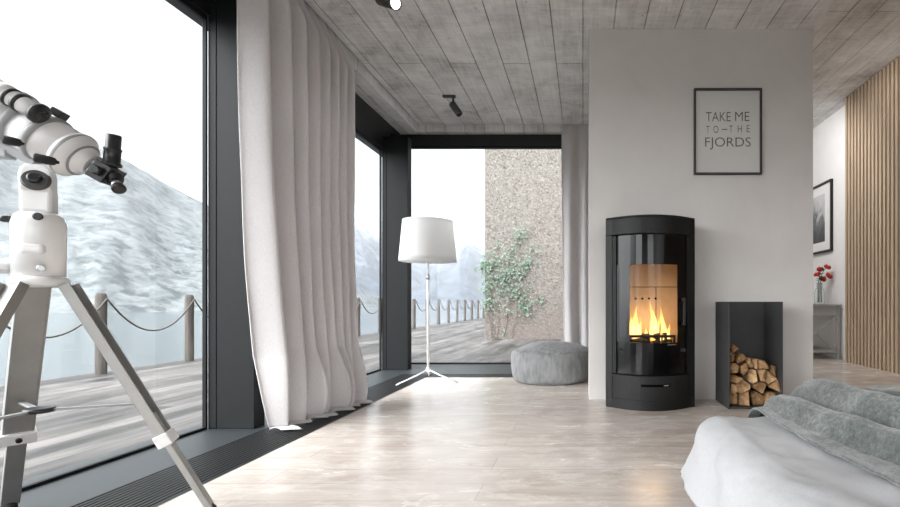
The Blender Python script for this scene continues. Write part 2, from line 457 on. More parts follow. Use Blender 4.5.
def struct(o, label=None, cat=None):
    o['kind'] = 'structure'; return tag(o, label, cat)
def bx(name, m, b, parent=None, bevel=0):
    k = MB(); k.box(*b); return k.build(name, m, parent, bevel)

# floor (an L so the grille trench has its own place)
k = MB()
k.box(FX, RX, YN, YF, -.12, 0); k.box(.9, RX, YF, 7.1, -.12, 0)
struct(k.build('floor', MAT['floor']), 'pale whitewashed plank floor', 'floor')
# ceiling: main board-formed slab, lower border along the glazing, higher bay on the right
k = MB()
k.box(-1.652, CHX1, YN, 4.84, Z_MAIN, 3.0); k.box(-1.69, -1.652, YN, 4.875, 2.52, 3.0); k.box(-1.652, CHX1, 4.84, 4.875, 2.52, 3.0)
k.box(-2.1, -1.69, YN, 5.25, Z_LOW, 3.0); k.box(-1.69, CHX1, 4.875, 5.25, Z_LOW, 3.0)
k.box(CHX1, RX+.1, YN, 7.2, Z_RIGHT, 3.0)
struct(k.build('ceiling', MAT['ceiling']), 'board-formed grey concrete ceiling', 'ceiling')
struct(bx('wall_center', MAT['chimney'], (CHX0, CHX1, CHY0, CHY1, 0, Z_MAIN+.002)), 'grey plastered chimney wall behind the stove', 'wall')
k = MB(); k.box(RX, RX+.12, -1.4, 7.2, -.12, 3.0); k.box(RX, RX+.12, YN, -5.6, -.12, 3.0); k.box(RX, RX+.12, -5.6, -1.4, 2.3, 3.0); k.box(RX, RX+.12, -5.6, -1.4, -.12, .0)
struct(k.build('wall_right', MAT['plaster_white']), 'white wall beside the wooden slats', 'wall')
e = empty('added_window_7', (RX, -3.5, 0), 'added window in the right wall behind the viewer, for light', 'window', kind='structure')  # unseen opening, added to light the room-side faces
k = MB(); k.box(RX, RX+.1, -5.6, -5.54, .0, 2.3); k.box(RX, RX+.1, -1.46, -1.4, .0, 2.3); k.box(RX, RX+.1, -5.54, -1.46, .0, .05); k.box(RX, RX+.1, -5.54, -1.46, 2.25, 2.3); k.build('window_frame', MAT['frame_dark'], e)
k = MB(); k.box(.9, RX, 7.1, 7.25, -.12, .0); k.box(.9, RX, 7.1, 7.25, 2.5, 3.0); k.box(.9, 1.35, 7.1, 7.25, 0, 2.5)
struct(k.build('wall_back', MAT['plaster_white']), 'white end wall past the chimney', 'wall')
e = empty('added_window_8', (2.1, 7.15, 0), 'added unseen window in the end wall, brightening the right bay', 'window', kind='structure')  # hidden glazing, put in to bring light into the right-hand alcove
k = MB(); k.box(1.35, 1.4, 7.12, 7.2, 0, 2.5); k.box(RX-.05, RX, 7.12, 7.2, 0, 2.5); k.box(1.4, RX-.05, 7.12, 7.2, 0, .05); k.box(1.4, RX-.05, 7.12, 7.2, 2.45, 2.5); k.build('window_frame', MAT['frame_dark'], e)
k = MB(); k.add([(1.4, 7.16, .05), (RX-.05, 7.16, .05), (RX-.05, 7.16, 2.45), (1.4, 7.16, 2.45)], [(0,1,2,3)]); k.build('pane', MAT['glass'], e)
struct(bx('wall_inner', MAT['plaster_white'], (.9, 1.3, 4.9, 7.1, -.12, 3.0)), 'white return wall behind the chimney', 'wall')
k = MB(); k.box(-2.1, RX+.12, YN-.15, YN, -.12, 0); k.box(-2.1, RX+.12, YN-.15, YN, 2.35, 3.0); k.box(-2.1, -.45, YN-.15, YN, 0, 2.35); k.box(2.6, RX+.12, YN-.15, YN, 0, 2.35)
struct(k.build('wall_front', MAT['plaster_room']), 'plain wall behind the viewer', 'wall')
e = empty('added_window_9', (1.05, YN-.07, 0), 'added wide window behind the viewer, for more front light', 'window', kind='structure')  # added out of view to brighten the faces turned to the viewer
k = MB(); k.box(-.45, -.39, YN-.1, YN-.03, 0, 2.35); k.box(2.54, 2.6, YN-.1, YN-.03, 0, 2.35); k.box(-.39, 2.54, YN-.1, YN-.03, 0, .05); k.box(-.39, 2.54, YN-.1, YN-.03, 2.3, 2.35); k.box(1.0, 1.06, YN-.1, YN-.03, .05, 2.3); k.build('window_frame', MAT['frame_dark'], e)

# sill strip + posts + headers
k = MB()
k.box(-2.0, SX, YN, 5.02, -.1, -.0005); k.box(SX, .9, YG, 5.02, -.1, -.0005)
struct(k.build('trim_1', MAT['sill_metal']), 'grey metal sill strip along the glazing', 'sill')
def post(name, y0, y1, label):
    k = MB(); k.box(-1.85, -1.66, y0, y1, -.0005, 2.2); k.box(-1.892, -1.85, y0-.002, y1, -.0005, 2.2)
    return struct(k.build(name, MAT['frame_dark'], None, .003), label, 'post')
post('trim_2', 2.423, 2.505, 'dark metal window post left of the tall curtain')
k = MB(); k.box(-1.85, -1.65, 4.52, 4.62, -.0005, 2.2); k.box(-1.892, -1.85, 4.518, 5.02, -.0005, 2.2); k.box(-1.85, -1.81, 4.62, 5.02, -.0005, 2.26)
struct(k.build('trim_3', MAT['frame_dark'], None, .003), 'dark metal corner post between left and back glazing', 'post')
post('trim_4', .30, .382, 'dark metal window post beside the viewer')
post('trim_5', -1.8, -1.718, 'dark metal window post behind the viewer')
struct(bx('trim_6', MAT['frame_black'], (-2.0, -1.88, YN, 5.02, 2.083, Z_LOW)), 'black header beam over the left glazing', 'beam')
struct(bx('trim_7', MAT['frame_black'], (-1.88, .9, 4.955, 5.02, 2.25, Z_LOW)), 'black header beam over the back glazing', 'beam')

def window(name, y0, y1, label):
    e = empty(name, (GX, (y0+y1)/2, 0), label, 'window', kind='structure')
    k = MB(); w = .012
    k.box(GX-.012, GX+.0075, y0, y0+w, 0, 2.083); k.box(GX-.012, GX+.0075, y1-w, y1, 0, 2.083)
    k.box(GX-.012, GX+.0075, y0+w, y1-w, -.0004, .012); k.box(GX-.012, GX+.0075, y0+w, y1-w, 2.055, 2.083)
    k.build('window_frame', MAT['frame_dark'], e, .002)
    k = MB(); k.add([(GX-.01, y0+w, .012), (GX-.01, y1-w, .012), (GX-.01, y1-w, 2.055), (GX-.01, y0+w, 2.055)], [(0,1,2,3)])
    k.build('pane', MAT['glass'], e)
    return e
window('window_1', .384, 2.421, 'large fixed window behind the telescope')
window('window_2', 2.507, 4.516, 'window between the tall curtain and corner post')
window('window_4', -1.716, .298, 'window beside the viewer')
window('window_5', -3.818, -1.802, 'window behind the viewer')
post('trim_8', -3.90, -3.82, 'dark metal window post far behind the viewer')
window('added_window_6', YN, -3.902, 'added left window far behind the viewer, for light')  # glazing carried further back, unseen, for more light on the chimney wall
e = empty('window_3', (-.45, GYB, 0), 'back window with view of the gravel wall', 'window', kind='structure')
k = MB(); x0, x1 = -1.81, .9
k.box(x0, x0+.012, GYB-.015, GYB+.03, 0, 2.25); k.box(x1-.04, x1, GYB-.015, GYB+.03, 0, 2.25)
k.box(x0+.012, x1-.04, GYB-.015, GYB+.03, -.0004, .012); k.box(x0+.012, x1-.04, GYB-.015, GYB+.03, 2.23, 2.25)
k.build('window_frame', MAT['frame_dark'], e, .002)
k = MB(); k.add([(x0+.012, GYB+.008, .012), (x1-.04, GYB+.008, .012), (x1-.04, GYB+.008, 2.23), (x0+.012, GYB+.008, 2.23)], [(0,1,2,3)])
k.build('pane', MAT['glass'], e)

# floor grilles (each run: frame, trench, slats)
def grille(name, pts_fn, n, label, loc):
    e = empty(name, loc, label, 'floor grille')
    return e
gr = empty('floor_grille', ((FX+SX)/2, .4, 0), 'black slatted floor grille running under the tall curtain', 'floor grille')
k = MB(); n = 13
for i in range(n):
    x = SX + .012 + (FX-SX-.024)*(i+.5)/n
    k.box(x-.0048, x+.0048, YN, YG, -.02, -.001)
k.build('slats', MAT['grille_black'], gr)
k = MB(); k.box(SX, SX+.01, YN, YG, -.04, .0004); k.box(FX-.01, FX, YN, YF, -.04, .0004); k.build('edge_frame', MAT['grille_black'], gr)
k = MB(); k.box(SX, FX, YN, YG, -.1, -.05); k.build('trench', MAT['pit_black'], gr)
gr = empty('floor_grille', (-.2, (YF+YG)/2, 0), 'short black slatted floor grille along the back window behind the lamp', 'floor grille')
k = MB(); n = 9
for i in range(n):
    y = YF + .01 + (YG-YF-.02)*(i+.5)/n
    k.box(FX, .9, y-.0048, y+.0048, -.02, -.001)
k.build('slats', MAT['grille_black'], gr)
k = MB(); k.box(FX, .9, YF, YF+.01, -.04, .0004); k.box(SX+.01, .9, YG-.01, YG, -.04, .0004); k.build('edge_frame', MAT['grille_black'], gr)
k = MB(); k.box(FX, .9, YF, YG, -.1, -.05); k.build('trench', MAT['pit_black'], gr)

# ------------------------------------------------------------------ outside
DZ = -.1
def fence_x(Y): return -4.96 + .0206*(Y-4.94)
k = MB()
k.prism([(fence_x(-6)-.16, -6), (-2.0, -6), (-2.0, 5.03), (6, 5.03), (6, 27), (fence_x(27)-.16, 27)], DZ-.12, DZ)
struct(k.build('ground_deck', MAT['deck']), 'weathered grey timber deck outside the windows', 'deck')
WZ = EYE - 2.3
k = MB(); k.add([(-3000, -1500, WZ), (1500, -1500, WZ), (1500, 4000, WZ), (-3000, 4000, WZ)], [(0,1,2,3)])
struct(k.build('water', MAT['water']), 'calm pale fjord water beyond the deck', 'water')
k = MB(); k.box(-1.96, 4.5, 9.6, 10.1, DZ, 4.6)
struct(k.build('exterior_wall', MAT['aggregate']), 'tall gravel-textured concrete wall standing on the deck', 'wall')

# fence posts and ropes
ORD = ['first', 'second', 'third', 'fourth', 'fifth', 'sixth', 'seventh', 'eighth', 'ninth', 'tenth']
FENCE_Y = [4.94 + 1.08*i for i in range(-1, 19)]
def post_mesh():
    k = MB()
    def fn(u, v):
        r = .047*(1+.06*noise.noise(Vector((math.cos(2*PI*u)*2, math.sin(2*PI*u)*2, v*3))))
        if v > .985: r *= .8
        return Vector((r*math.cos(2*PI*u), r*math.sin(2*PI*u), .83*v))
    k.grid(fn, 14, 24, 0, True, True)
    k.add([(.036*math.cos(2*PI*i/14), .036*math.sin(2*PI*i/14), .83) for i in range(14)], [tuple(range(14))])
    return k
pm = post_mesh(); proto = None
for i, y in enumerate(FENCE_Y):
    q = i - 1
    if q == 0: lab = 'weathered round wooden fence post seen right of the telescope tripod, on the deck'
    elif q == 1: lab = 'weathered round wooden fence post just left of the dark window post, on the deck'
    elif q == -1: lab = 'nearest wooden fence post on the deck, past the edge of the left window'
    elif q == 5: lab = 'wooden fence post at the far edge of the tall curtain, in the narrow window'
    elif 2 <= q <= 7: lab = 'wooden fence post on the deck behind the tall curtain and corner post'
    elif q-8 < 8:
        w = q - 8
        lab = ('%s wooden fence post from the corner post, seen small through the back window' % ORD[w]).replace('first', 'first, largest')
    else: lab = 'distant wooden fence post hidden by the gravel wall'
    if proto is None:
        proto = o = pm.build('fence_post', MAT['post_wood'])
    else:
        o = proto.copy(); COL.objects.link(o)
    o.location = (fence_x(y), y, DZ)
    tag(o, lab, 'fence post', 'rope fence posts along the deck edge')
for i in range(len(FENCE_Y)-1):
    q = i - 1
    y0, y1 = FENCE_Y[i], FENCE_Y[i+1]; k = MB(); pts = []
    sag = .36 if q < 2 else .3
    for j in range(25):
        s = j/24; y = y0 + (y1-y0)*s
        pts.append((fence_x(y)+.062, y, DZ + .775 - sag*(1-(2*s-1)**2)))
    k.tube(pts, .009 if q < 6 else .011, 6)
    if q == -1: lab = 'sagging grey rope left of the first fence post, seen behind the tripod'
    elif q == 0: lab = 'sagging grey rope between the two fence posts in the left window'
    elif q == 1: lab = 'sagging grey rope from the second fence post towards the dark window post'
    elif q == 5: lab = 'sagging rope in the narrow window between tall curtain and corner post'
    elif q <= 7: lab = 'sagging fence rope behind the tall curtain and corner post'
    elif q <= 14: lab = 'thin sagging rope after the %s small fence post in the back window' % ORD[q-8]
    else: lab = 'thin distant fence rope hidden by the gravel wall'
    tag(k.build('fence_rope', MAT['rope']), lab, 'rope', 'ropes of the deck fence')

# mountains
def mountain(name, cols, mat, label, amp, seed, nv=46, nu=150, freq=.02):
    """cols: (px, shore distance, ridge px y, ridge distance)"""
    def interp(x, idx):
        for a, b in zip(cols, cols[1:]):
            if a[0] <= x <= b[0]:
                t = (x-a[0])/(b[0]-a[0]); t = t
                return a[idx]*(1-t)+b[idx]*t
        return cols[-1][idx]
    k = MB(); x0, x1 = cols[0][0], cols[-1][0]
    def fn(u, v):
        px = x0 + (x1-x0)*u
        ys, ry, yr = interp(px, 1), interp(px, 2), interp(px, 3)
        if name == 'hill_near': yr = ys + .42*(yr-ys)
        zr = EYE - (ry-CY)*yr/F
        if v <= .8:
            t = v/.8
            Y = ys + (yr-ys)*t; z = WZ - .3 + (zr-WZ)*(t**1.05)
            n = noise.fractal(Vector((px*.02+seed, Y*freq, seed)), .8, 2.1, 6)
            z += n*amp*min(1, t*4)*(1 if t < .9 else .55)
            z += .22*amp*noise.fractal(Vector((px*.09+seed, Y*freq*5, seed+9)), .8, 2.1, 4)*min(1, t*6)
        else:
            t = (v-.8)/.2; Y = yr + yr*.25*t; z = zr*(1-t) + WZ*t
        X = (px-CX)*Y/F
        return Vector((X, Y, z))
    k.grid(fn, nu, nv)
    return struct(k.build(name, mat), label, 'mountain')
mountain('hill_near', [(-900, 60, -260, 190), (-400, 80, -110, 230), (-60, 95, 70, 260), (20, 98, 108, 270), (100, 102, 146, 280), (150, 110, 172, 300), (208, 120, 203, 320), (262, 140, 236, 350), (330, 180, 275, 400), (376, 250, 297, 430), (400, 330, 302, 460)],
         MAT['hill'], 'snow-dusted wooded slope across the water in the left window', 2.6, 3.1)
mountain('mountain_far', [(240, 500, 150, 1500), (320, 520, 180, 1400), (350, 540, 196, 1350), (362, 540, 205, 1350), (383, 560, 222, 1300), (408, 600, 236, 1300), (430, 600, 244, 1300), (455, 620, 236, 1350), (470, 640, 231, 1400), (490, 660, 244, 1400), (530, 700, 258, 1400), (620, 800, 240, 1500), (760, 900, 220, 1600)],
         MAT['peak'], 'hazy snowy mountain range far across the fjord', 32, 8.7, freq=.004)
# haze hanging over the fjord
m = bpy.data.materials.new('fjord_haze'); m.use_nodes = True; nt = NT(m); nt.n.remove(nt.n['Principled BSDF'])
vs = nt.n.new('ShaderNodeVolumeScatter'); vs.inputs['Color'].default_value = (.52, .535, .55, 1); vs.inputs['Density'].default_value = .00055
nt.link(vs.outputs[0], nt.n['Material Output'].inputs['Volume'])
HAZE = True
if HAZE:
    k = MB(); k.box(-2500, -12, 16, 2200, WZ-1, 330)
    o = k.build('haze', m); tag(o, 'pale haze over the fjord', 'haze', kind='stuff')

# ivy on the gravel wall
iv = empty('climbing_ivy', (-1.5, 9.58, DZ), 'green climbing ivy on the left edge of the gravel wall', 'climbing plant')
rv = random.Random(11)
stems = MB(); lv = MB()
def leaf(mb, p, s, nrm):
    a = rv.uniform(0, 2*PI); n = (Vector(nrm) + Vector((rv.uniform(-.6, .6), rv.uniform(-.2, .2), rv.uniform(-.2, .7)))).normalized()
    u = n.orthogonal().normalized(); u = Matrix.Rotation(a, 3, n) @ u; w = n.cross(u)
    pts = [p - u*s*.5, p - u*s*.15 + w*s*.5 + n*s*.12, p + u*s*.2 + w*s*.3 + n*s*.05, p + u*s*.65 - n*s*.08, p + u*s*.2 - w*s*.3 + n*s*.05, p - u*s*.15 - w*s*.5 + n*s*.12, p + n*s*.01]
    mb.add(pts, [(6,0,1),(6,1,2),(6,2,3),(6,3,4),(6,4,5),(6,5,0)])
paths = [  # in photograph pixels on the wall face
    [(494, 338), (492, 310), (490, 285), (493, 262), (498, 246)],
    [(497, 338), (499, 305), (505, 280), (510, 258), (518, 240), (524, 229)],
    [(492, 338), (487, 300), (486, 272), (489, 258)],
    [(505, 338), (510, 300), (522, 280), (530, 262), (533, 250)],
    [(512, 338), (517, 312), (524, 296), (529, 285)],
    [(505, 282), (514, 290), (523, 295), (527, 306), (526, 314)],
    [(490, 285), (500, 276), (510, 272), (521, 270), (527, 262)],
    [(488, 268), (500, 262), (508, 258)],
]
dens = [26, 30, 30, 22, 9, 26, 30, 20]
for pth, dn in zip(paths, dens):
    P = [at(x, y, 9.57) for x, y in pth]; pts = []
    for a, b in zip(P, P[1:]):
        for j in range(5): pts.append(a.lerp(b, j/5) + Vector((rv.uniform(-.02, .02), 0, rv.uniform(-.02, .02))))
    pts.append(P[-1])
    stems.tube(pts, [.0055*(1-.6*i/len(pts)) for i in range(len(pts))], 5)
    for i, p in enumerate(pts):
        if p.z < .4 and rv.random() < .85: continue
        for _ in range(int(dn*.24)):
            leaf(lv, p + Vector((rv.gauss(0, .075), -rv.uniform(.01, .09), rv.gauss(0, .085))), rv.uniform(.022, .052), (0, -1, .2))
for (px, py, nn) in ((482, 267, 7), (479, 270, 5), (483, 290, 8), (482, 268, 6), (486, 300, 6), (526, 311, 7), (540, 300, 4), (486, 262, 8)):
    for _ in range(nn):
        leaf(lv, at(px, py, 9.55) + Vector((rv.gauss(0, .05), rv.uniform(-.05, .0), rv.gauss(0, .05))), rv.uniform(.04, .075), (0, -1, .2))
for pth in ([(487, 272), (482, 268), (479, 270)], [(487, 288), (483, 290)], [(529, 285), (540, 300)], [(487, 300), (486, 301)], [(489, 262), (486, 262)]):
    stems.tube([at(x, y, 9.565) for x, y in pth], .005, 5)
stems.build('stems', MAT['post_wood'], iv)
o = lv.build('leaves', MAT['leaf_green'], iv); o['kind'] = 'stuff'

# ------------------------------------------------------------------ curtains
def smooth(t): t = max(0, min(1, t)); return t*t*(3-2*t)
cu = empty('curtain', (-1.6, 2.8, 0), 'tall pale linen curtain hanging by the left window, pooling on the grille', 'curtain')
fold_at = [0, .19, .34, .47, .59, .70, .80, .90, 1.0]   # pleats across the width: a short face towards the room end, a long one back
def fold(s):
    for a, b in zip(fold_at, fold_at[1:]):
        if a <= s <= b:
            p = (s-a)/(b-a)
            return -1 + 2*smooth(p/.38) if p < .38 else 1 - 2*smooth((p-.38)/.62)
    return -1
CT = 2.505
def curtain_fn(s, t):
    # t: 0 top .. 1 hem ; s: 0 near .. 1 far
    d = smooth(t)**1.3
    y0 = 2.29 + .10*t**3; y1 = 3.33 - .24*d
    y = y0 + (y1-y0)*s
    k1 = smooth((t-.02)/.11)
    xb = -1.671 + .068*k1 + t**2.2*(.07 + .085*s)
    amp = .013 + .034*k1 + .018*t
    q = max(0, (t-.86)/.14)
    amp *= 1 - .45*q
    w = fold(min(1, max(0, s + .012*math.sin(t*5+s*9)*t)))
    x = xb + amp*w + .010*noise.noise(Vector((s*7, t*5, 1)))*t
    z = CT - (CT-.012)*t
    if q > 0:                            # the cloth bulges and tucks under where it rests on the grille
        x += (.06 + .028*math.sin(s*19+1))*math.sin(q*PI*.82)*(.25+.75*smooth(s*2)) + .012*math.sin(s*43)*q
        y += .02*math.sin(s*19+2)*q*q - .03*math.sin(q*PI*.7)
        z = (CT-(CT-.012)*.86)*max(0, 1-q)**1.35 + .012 + .06*(1+math.sin(s*23+.5))*q*max(0, 1-q)
    return Vector((max(x, -1.688 if t < .1 else -1.655), y, z))
k = MB(); k.grid(curtain_fn, 190, 90); k.build('cloth', MAT['curtain'], cu, solid=.004)
k = MB()
def hem_fn(u, v):
    s = u; a = curtain_fn(s, .985); b = curtain_fn(s, 1.0)
    dirx = Vector((1, -.25, 0)).normalized()
    wob = .035 + .018*math.sin(s*14+1) + .012*math.sin(s*31)
    base = b + dirx*(v*wob*1.4)
    base.z = b.z - .004 + .012*math.sin(v*PI)
    return base
k.grid(hem_fn, 160, 6); k.build('hem', MAT['curtain'], cu, solid=.004)
k = MB(); k.box(-1.676, -1.666, 2.2, 3.4, 2.508, 2.5195); k.build('ceiling_track', MAT['scope_grey'], cu)

cu = empty('curtain', (0, 4.72, 0), 'pale linen curtain half hidden behind the chimney wall, above the pouf', 'curtain')
def curtain2(s, t):
    x = -.215 + .62*s + .012*math.sin(s*30+t*2)*t
    if s < .35: x -= .0
    y = 4.857 - .085*smooth(t*8) + (.008+.04*smooth(t*4))*math.sin(s*PI*8.3 + .7 + .5*math.sin(t*2.5)) + .01*noise.noise(Vector((s*9, t*4, 3)))
    x += .02*(t-.3)*(1-s) if t > .3 else 0
    return Vector((x, y, 2.505 - 2.49*t))
k = MB(); k.grid(curtain2, 120, 40); k.build('cloth', MAT['curtain'], cu, solid=.004)
k = MB(); k.box(-.3, .5, 4.852, 4.862, 2.508, 2.5195); k.build('ceiling_track', MAT['scope_grey'], cu)

# ------------------------------------------------------------------ floor lamp
LX, LY = -1.243, 3.85
la = empty('floor_lamp', (LX, LY, 0), 'white floor lamp with drum shade and tripod foot in the window corner', 'floor lamp')
k = MB(); k.cyl((LX, LY, .09), (LX, LY, .98), .0095, n=14); k.cyl((LX, LY, .98), (LX, LY, 1.18), .006, n=10); k.build('pole', MAT['white_paint'], la)
k = MB(); k.cyl((LX, LY, .82), (LX, LY, .86), .0135, n=14); k.build('height_collar', MAT['steel'], la)
k = MB(); k.lathe([(.006, .075), (.016, .08), (.018, .1), (.012, .118)], (LX, LY, 0)); k.build('hub', MAT['white_paint'], la)
for a in (226, 346, 106):
    c, s = math.cos(R(a)), math.sin(R(a))
    k = MB(); k.tube([(LX+c*.008, LY+s*.008, .097), (LX+c*.1, LY+s*.1, .06), (LX+c*.262, LY+s*.262, .0065)], .0058, 8); k.build('leg', MAT['white_paint'], la)
k = MB()
prof = [(.222, .965), (.19, 1.32)]
def shade(u, v):
    r = .222 + (.192-.222)*v; return Vector((LX+r*math.cos(2*PI*u), LY+r*math.sin(2*PI*u),   .965+.325*v))
k.grid(shade, 64, 8, 0, True, True); sh = k.build('lamp_shade', MAT['shade'], la, solid=.003)
for (r, z) in ((.2215, .9665), (.1925, 1.2885)):
    pts = [(LX+r*math.cos(2*PI*i/48), LY+r*math.sin(2*PI*i/48), z) for i in range(49)]
    k = MB(); k.tube(pts, .003, 6); k.build('rim', MAT['shade'], sh)
k = MB()
for a in (0, 120, 240): k.tube([(LX, LY, 1.18), (LX+.2*math.cos(R(a)), LY+.2*math.sin(R(a)), 1.25)], .0022, 6)
k.build('spider', MAT['white_paint'], la)
k = MB(); k.lathe([(.012, 1.05), (.014, 1.09), (.03, 1.13), (.033, 1.155), (.02, 1.18), (.0, 1.186)], (LX, LY, 0)); k.build('bulb', MAT['white_paint'], la)

# ------------------------------------------------------------------ pouf
PX, PY, PR = -.258, 4.0-.02, .338
pf = empty('pouf', (PX, PY, 0), 'round grey velvet floor pouf beside the back curtain', 'pouf')
def pouf(u, v):
    th = 2*PI*u
    # profile by v: bottom centre -> side -> domed top
    if v < .12: q = v/.12; r = PR*.86*q; z = .002
    elif v < .62:
        q = (v-.12)/.5; a = -PI/2 + PI*q
        r = PR*.86 + PR*.14*abs(math.cos(a))**.7 if abs(math.cos(a)) > 1e-6 else PR*.86
        z = .125 + .123*math.sin(a)*(abs(math.sin(a))**-.15 if abs(math.sin(a)) > .01 else 1)
        z = max(.002, z)
    else:
        q = (v-.62)/.38; r = PR*.86*(1-q); z = .25 + .062*(1-(1-q)**2.4)
    pl = math.sin(th*46)+.6*math.sin(th*71+1)
    rim = math.exp(-((v-.60)/.05)**2)
    r2 = r*(1 + .006*pl*rim) + .012*noise.noise(Vector((math.cos(th)*2.2, math.sin(th)*2.2, v*5)))*min(1, v*4)*(1-max(0, v-.7)/.3)
    z += .004*pl*rim*0.5 + .014*noise.noise(Vector((math.cos(th)*r*7, math.sin(th)*r*7, 2.2)))*smooth((v-.4)/.3)
    return Vector((PX+r2*math.cos(th), PY+r2*math.sin(th), max(.002, z)))
k = MB(); k.grid(pouf, 220, 60, 0, True, True); k.build('cover', MAT['pouf'], pf)
k = MB(); pts = []
for i in range(97):
    th = 2*PI*i/96; p = pouf((i/96) % 1.0, .605); pts.append(p + Vector((0, 0, .001)))
k.tube(pts, .003, 6); k.build('seam', MAT['pouf'], pf)

# ------------------------------------------------------------------ wood stove
SXC, SY = .412, 2.912
st = empty('wood_stove', (SXC, SY, 0), 'black wood-burning stove with curved glass door and burning fire', 'stove')
def arc(x0, x1, off=0, n=18, bulge=.105, half=.235):
    """points of the bowed front, local; off pushes outward"""
    pts = []
    for i in range(n+1):
        x = x0 + (x1-x0)*i/n
        y = -bulge*(1-(x/half)**2) - off
        pts.append((SXC+x, SY+y))
    return pts
HW, BK = .235, .235
def outline(inset=0, off=0):
    f = arc(-HW, HW, off, 20)
    return f + [(SXC+.272-inset, SY+.022), (SXC+.272-inset, SY+.06), (SXC+.225-inset, SY+BK), (SXC-.225+inset, SY+BK), (SXC-.272+inset, SY+.06), (SXC-.272+inset, SY+.022)]
k = MB()
k.prism(outline(), .0, .06); 
k.prism([(SXC-HW+.003, SY+.02), (SXC+HW-.003, SY+.02), (SXC+.24, SY+.06), (SXC+.215, SY+BK-.01), (SXC-.215, SY+BK-.01), (SXC-.24, SY+.06)], .06, .33)
k.prism(outline(), 1.045, 1.142)
k.box(SXC-.225, SXC+.225, SY+BK-.02, SY+BK, .06, 1.045)
k.build('body', MAT['stove_black'], st, .003)
for s in (-1, 1):
    k = MB()
    pl = [(SXC+s*HW, SY-.001), (SXC+s*.272, SY+.022), (SXC+s*.272, SY+.06), (SXC+s*.225, SY+BK), (SXC+s*.205, SY+BK), (SXC+s*.215, SY+.03)]
    k.prism(pl, .0605, 1.0445); k.build('side_panel', MAT['stove_black'], st, .002)
k = MB(); k.prism(outline(.0, .006), 1.1425, 1.152); k.build('top_plate', MAT['stove_black'], st, .003)
# drawer front under the door
k = MB(); k.prism(arc(-HW+.002, HW-.002, .001) + [(SXC+HW-.002, SY+.018), (SXC-HW+.002, SY+.018)], .0605, .204)
dr = k.build('drawer_front', MAT['stove_black'], st, .002)
k = MB(); k.prism(arc(-.072, .10, .004, 20) + list(reversed(arc(-.072, .10, -.004, 20))), .142, .156); k.build('slot', MAT['pit_black'], dr)
k = MB(); k.prism(arc(.06, .092, .007, 6) + list(reversed(arc(.06, .092, -.002, 6))), .147, .153); k.build('slider', MAT['steel'], dr)
# door: black printed surround with an opening, curved
dz0, dz1 = .212, 1.037
oz0, oz1, ox0, ox1 = .40, .862, -.135, .150
k = MB()
def strip(x0, x1, z0, z1, off=.0, t=.014, n=14):
    k.prism(arc(x0, x1, off, n) + list(reversed(arc(x0, x1, off-t, n))), z0, z1)
strip(-.232, .232, dz0, oz0, -.004); strip(-.232, .232, oz1, dz1, -.004); strip(-.232, ox0, oz0, oz1, -.004, n=5); strip(ox1, .232, oz0, oz1, -.004, n=5)
dor = k.build('door', MAT['stove_print'], st)
k = MB(); strip(ox0, ox1, oz0, oz1, -.005, .003, 16); gl_ = k.build('glass', MAT['stove_glass'], dor)
for p in gl_.data.polygons: p.use_smooth = False
for a_, b_ in ((-.233, -.213), (.213, .233)):
    k = MB(); strip(a_, b_, dz0, dz1, .002, .012, 3); k.build('door_edge', MAT['stove_black'], dor)
# handle: D-shaped bar
hx = .185; hy = SY - .105*(1-(hx/HW)**2)
k = MB()
k.bar((SXC+hx, hy-.045, .50), (SXC+hx, hy-.045, .665), .014, .016, up=(0,1,0))
k.bar((SXC+hx, hy-.045, .655), (SXC+hx, hy+.002, .655), .014, .014); k.bar((SXC+hx, hy-.045, .51), (SXC+hx, hy+.002, .51), .014, .014)
k.build('handle', MAT['stove_black'], dor, .002)
k = MB(); k.prism(arc(.085, .14, .004, 4) + list(reversed(arc(.085, .14, 0, 4))), .386, .392); k.build('badge', MAT['steel'], dor)
# firebox
k = MB()
fb = SY + .20
k.box(SXC-.20, SXC-.002+.06, fb-.012, fb, .36, .735); k.box(SXC+.062, SXC+.20, fb-.012, fb, .36, .735); k.box(SXC-.20, SXC+.20, fb-.014, fb, .739, .93)
lin = k.build('firebrick_lining', MAT['firebrick'], st, .002)
k = MB(); k.box(SXC-.213, SXC-.202, SY+.0, fb, .36, .95); k.box(SXC+.202, SXC+.213, SY+.0, fb, .36, .95); k.box(SXC-.2, SXC+.2, SY+.02, fb, .935, .95)
k.build('side_lining', MAT['firebrick'], st)
for i in range(5):
    x = SXC-.115+.043*i
    k = MB(); k.cyl((x, fb-.0150, .662), (x, fb-.0115, .662), .0075, n=12); k.build('air_hole', MAT['pit_black'], lin)
k = MB(); k.box(SXC-.2, SXC+.2, SY+.025, fb-.014, .345, .36); k.build('firebox_floor', MAT['ember'], st)
k = MB(); y = SY - .015
k.box(SXC-.132, SXC+.146, y-.006, y+.006, .425, .441); k.box(SXC-.132, SXC-.118, y-.006, y+.006, .362, .425); k.box(SXC+.132, SXC+.146, y-.006, y+.006, .362, .425)
for x in (-.05, .06): k.box(SXC+x, SXC+x+.008, y-.004, y+.004, .385, .425)
k.box(SXC-.2, SXC+.2, y-.03, y+.04, .345, .362)
k.build('log_guard', MAT['stove_black'], st)
for (a, b, r) in (((-.12, .06, .385), (.02, .12, .40), .024), ((.13, .05, .385), (.0, .13, .39), .026), ((-.08, .12, .42), (.11, .07, .43), .02)):
    k = MB(); k.cyl((SXC+a[0], SY+a[1], a[2]), (SXC+b[0], SY+b[1], b[2]), r, n=10); k.build('burning_log', MAT['ember'], st)
rf = random.Random(5)
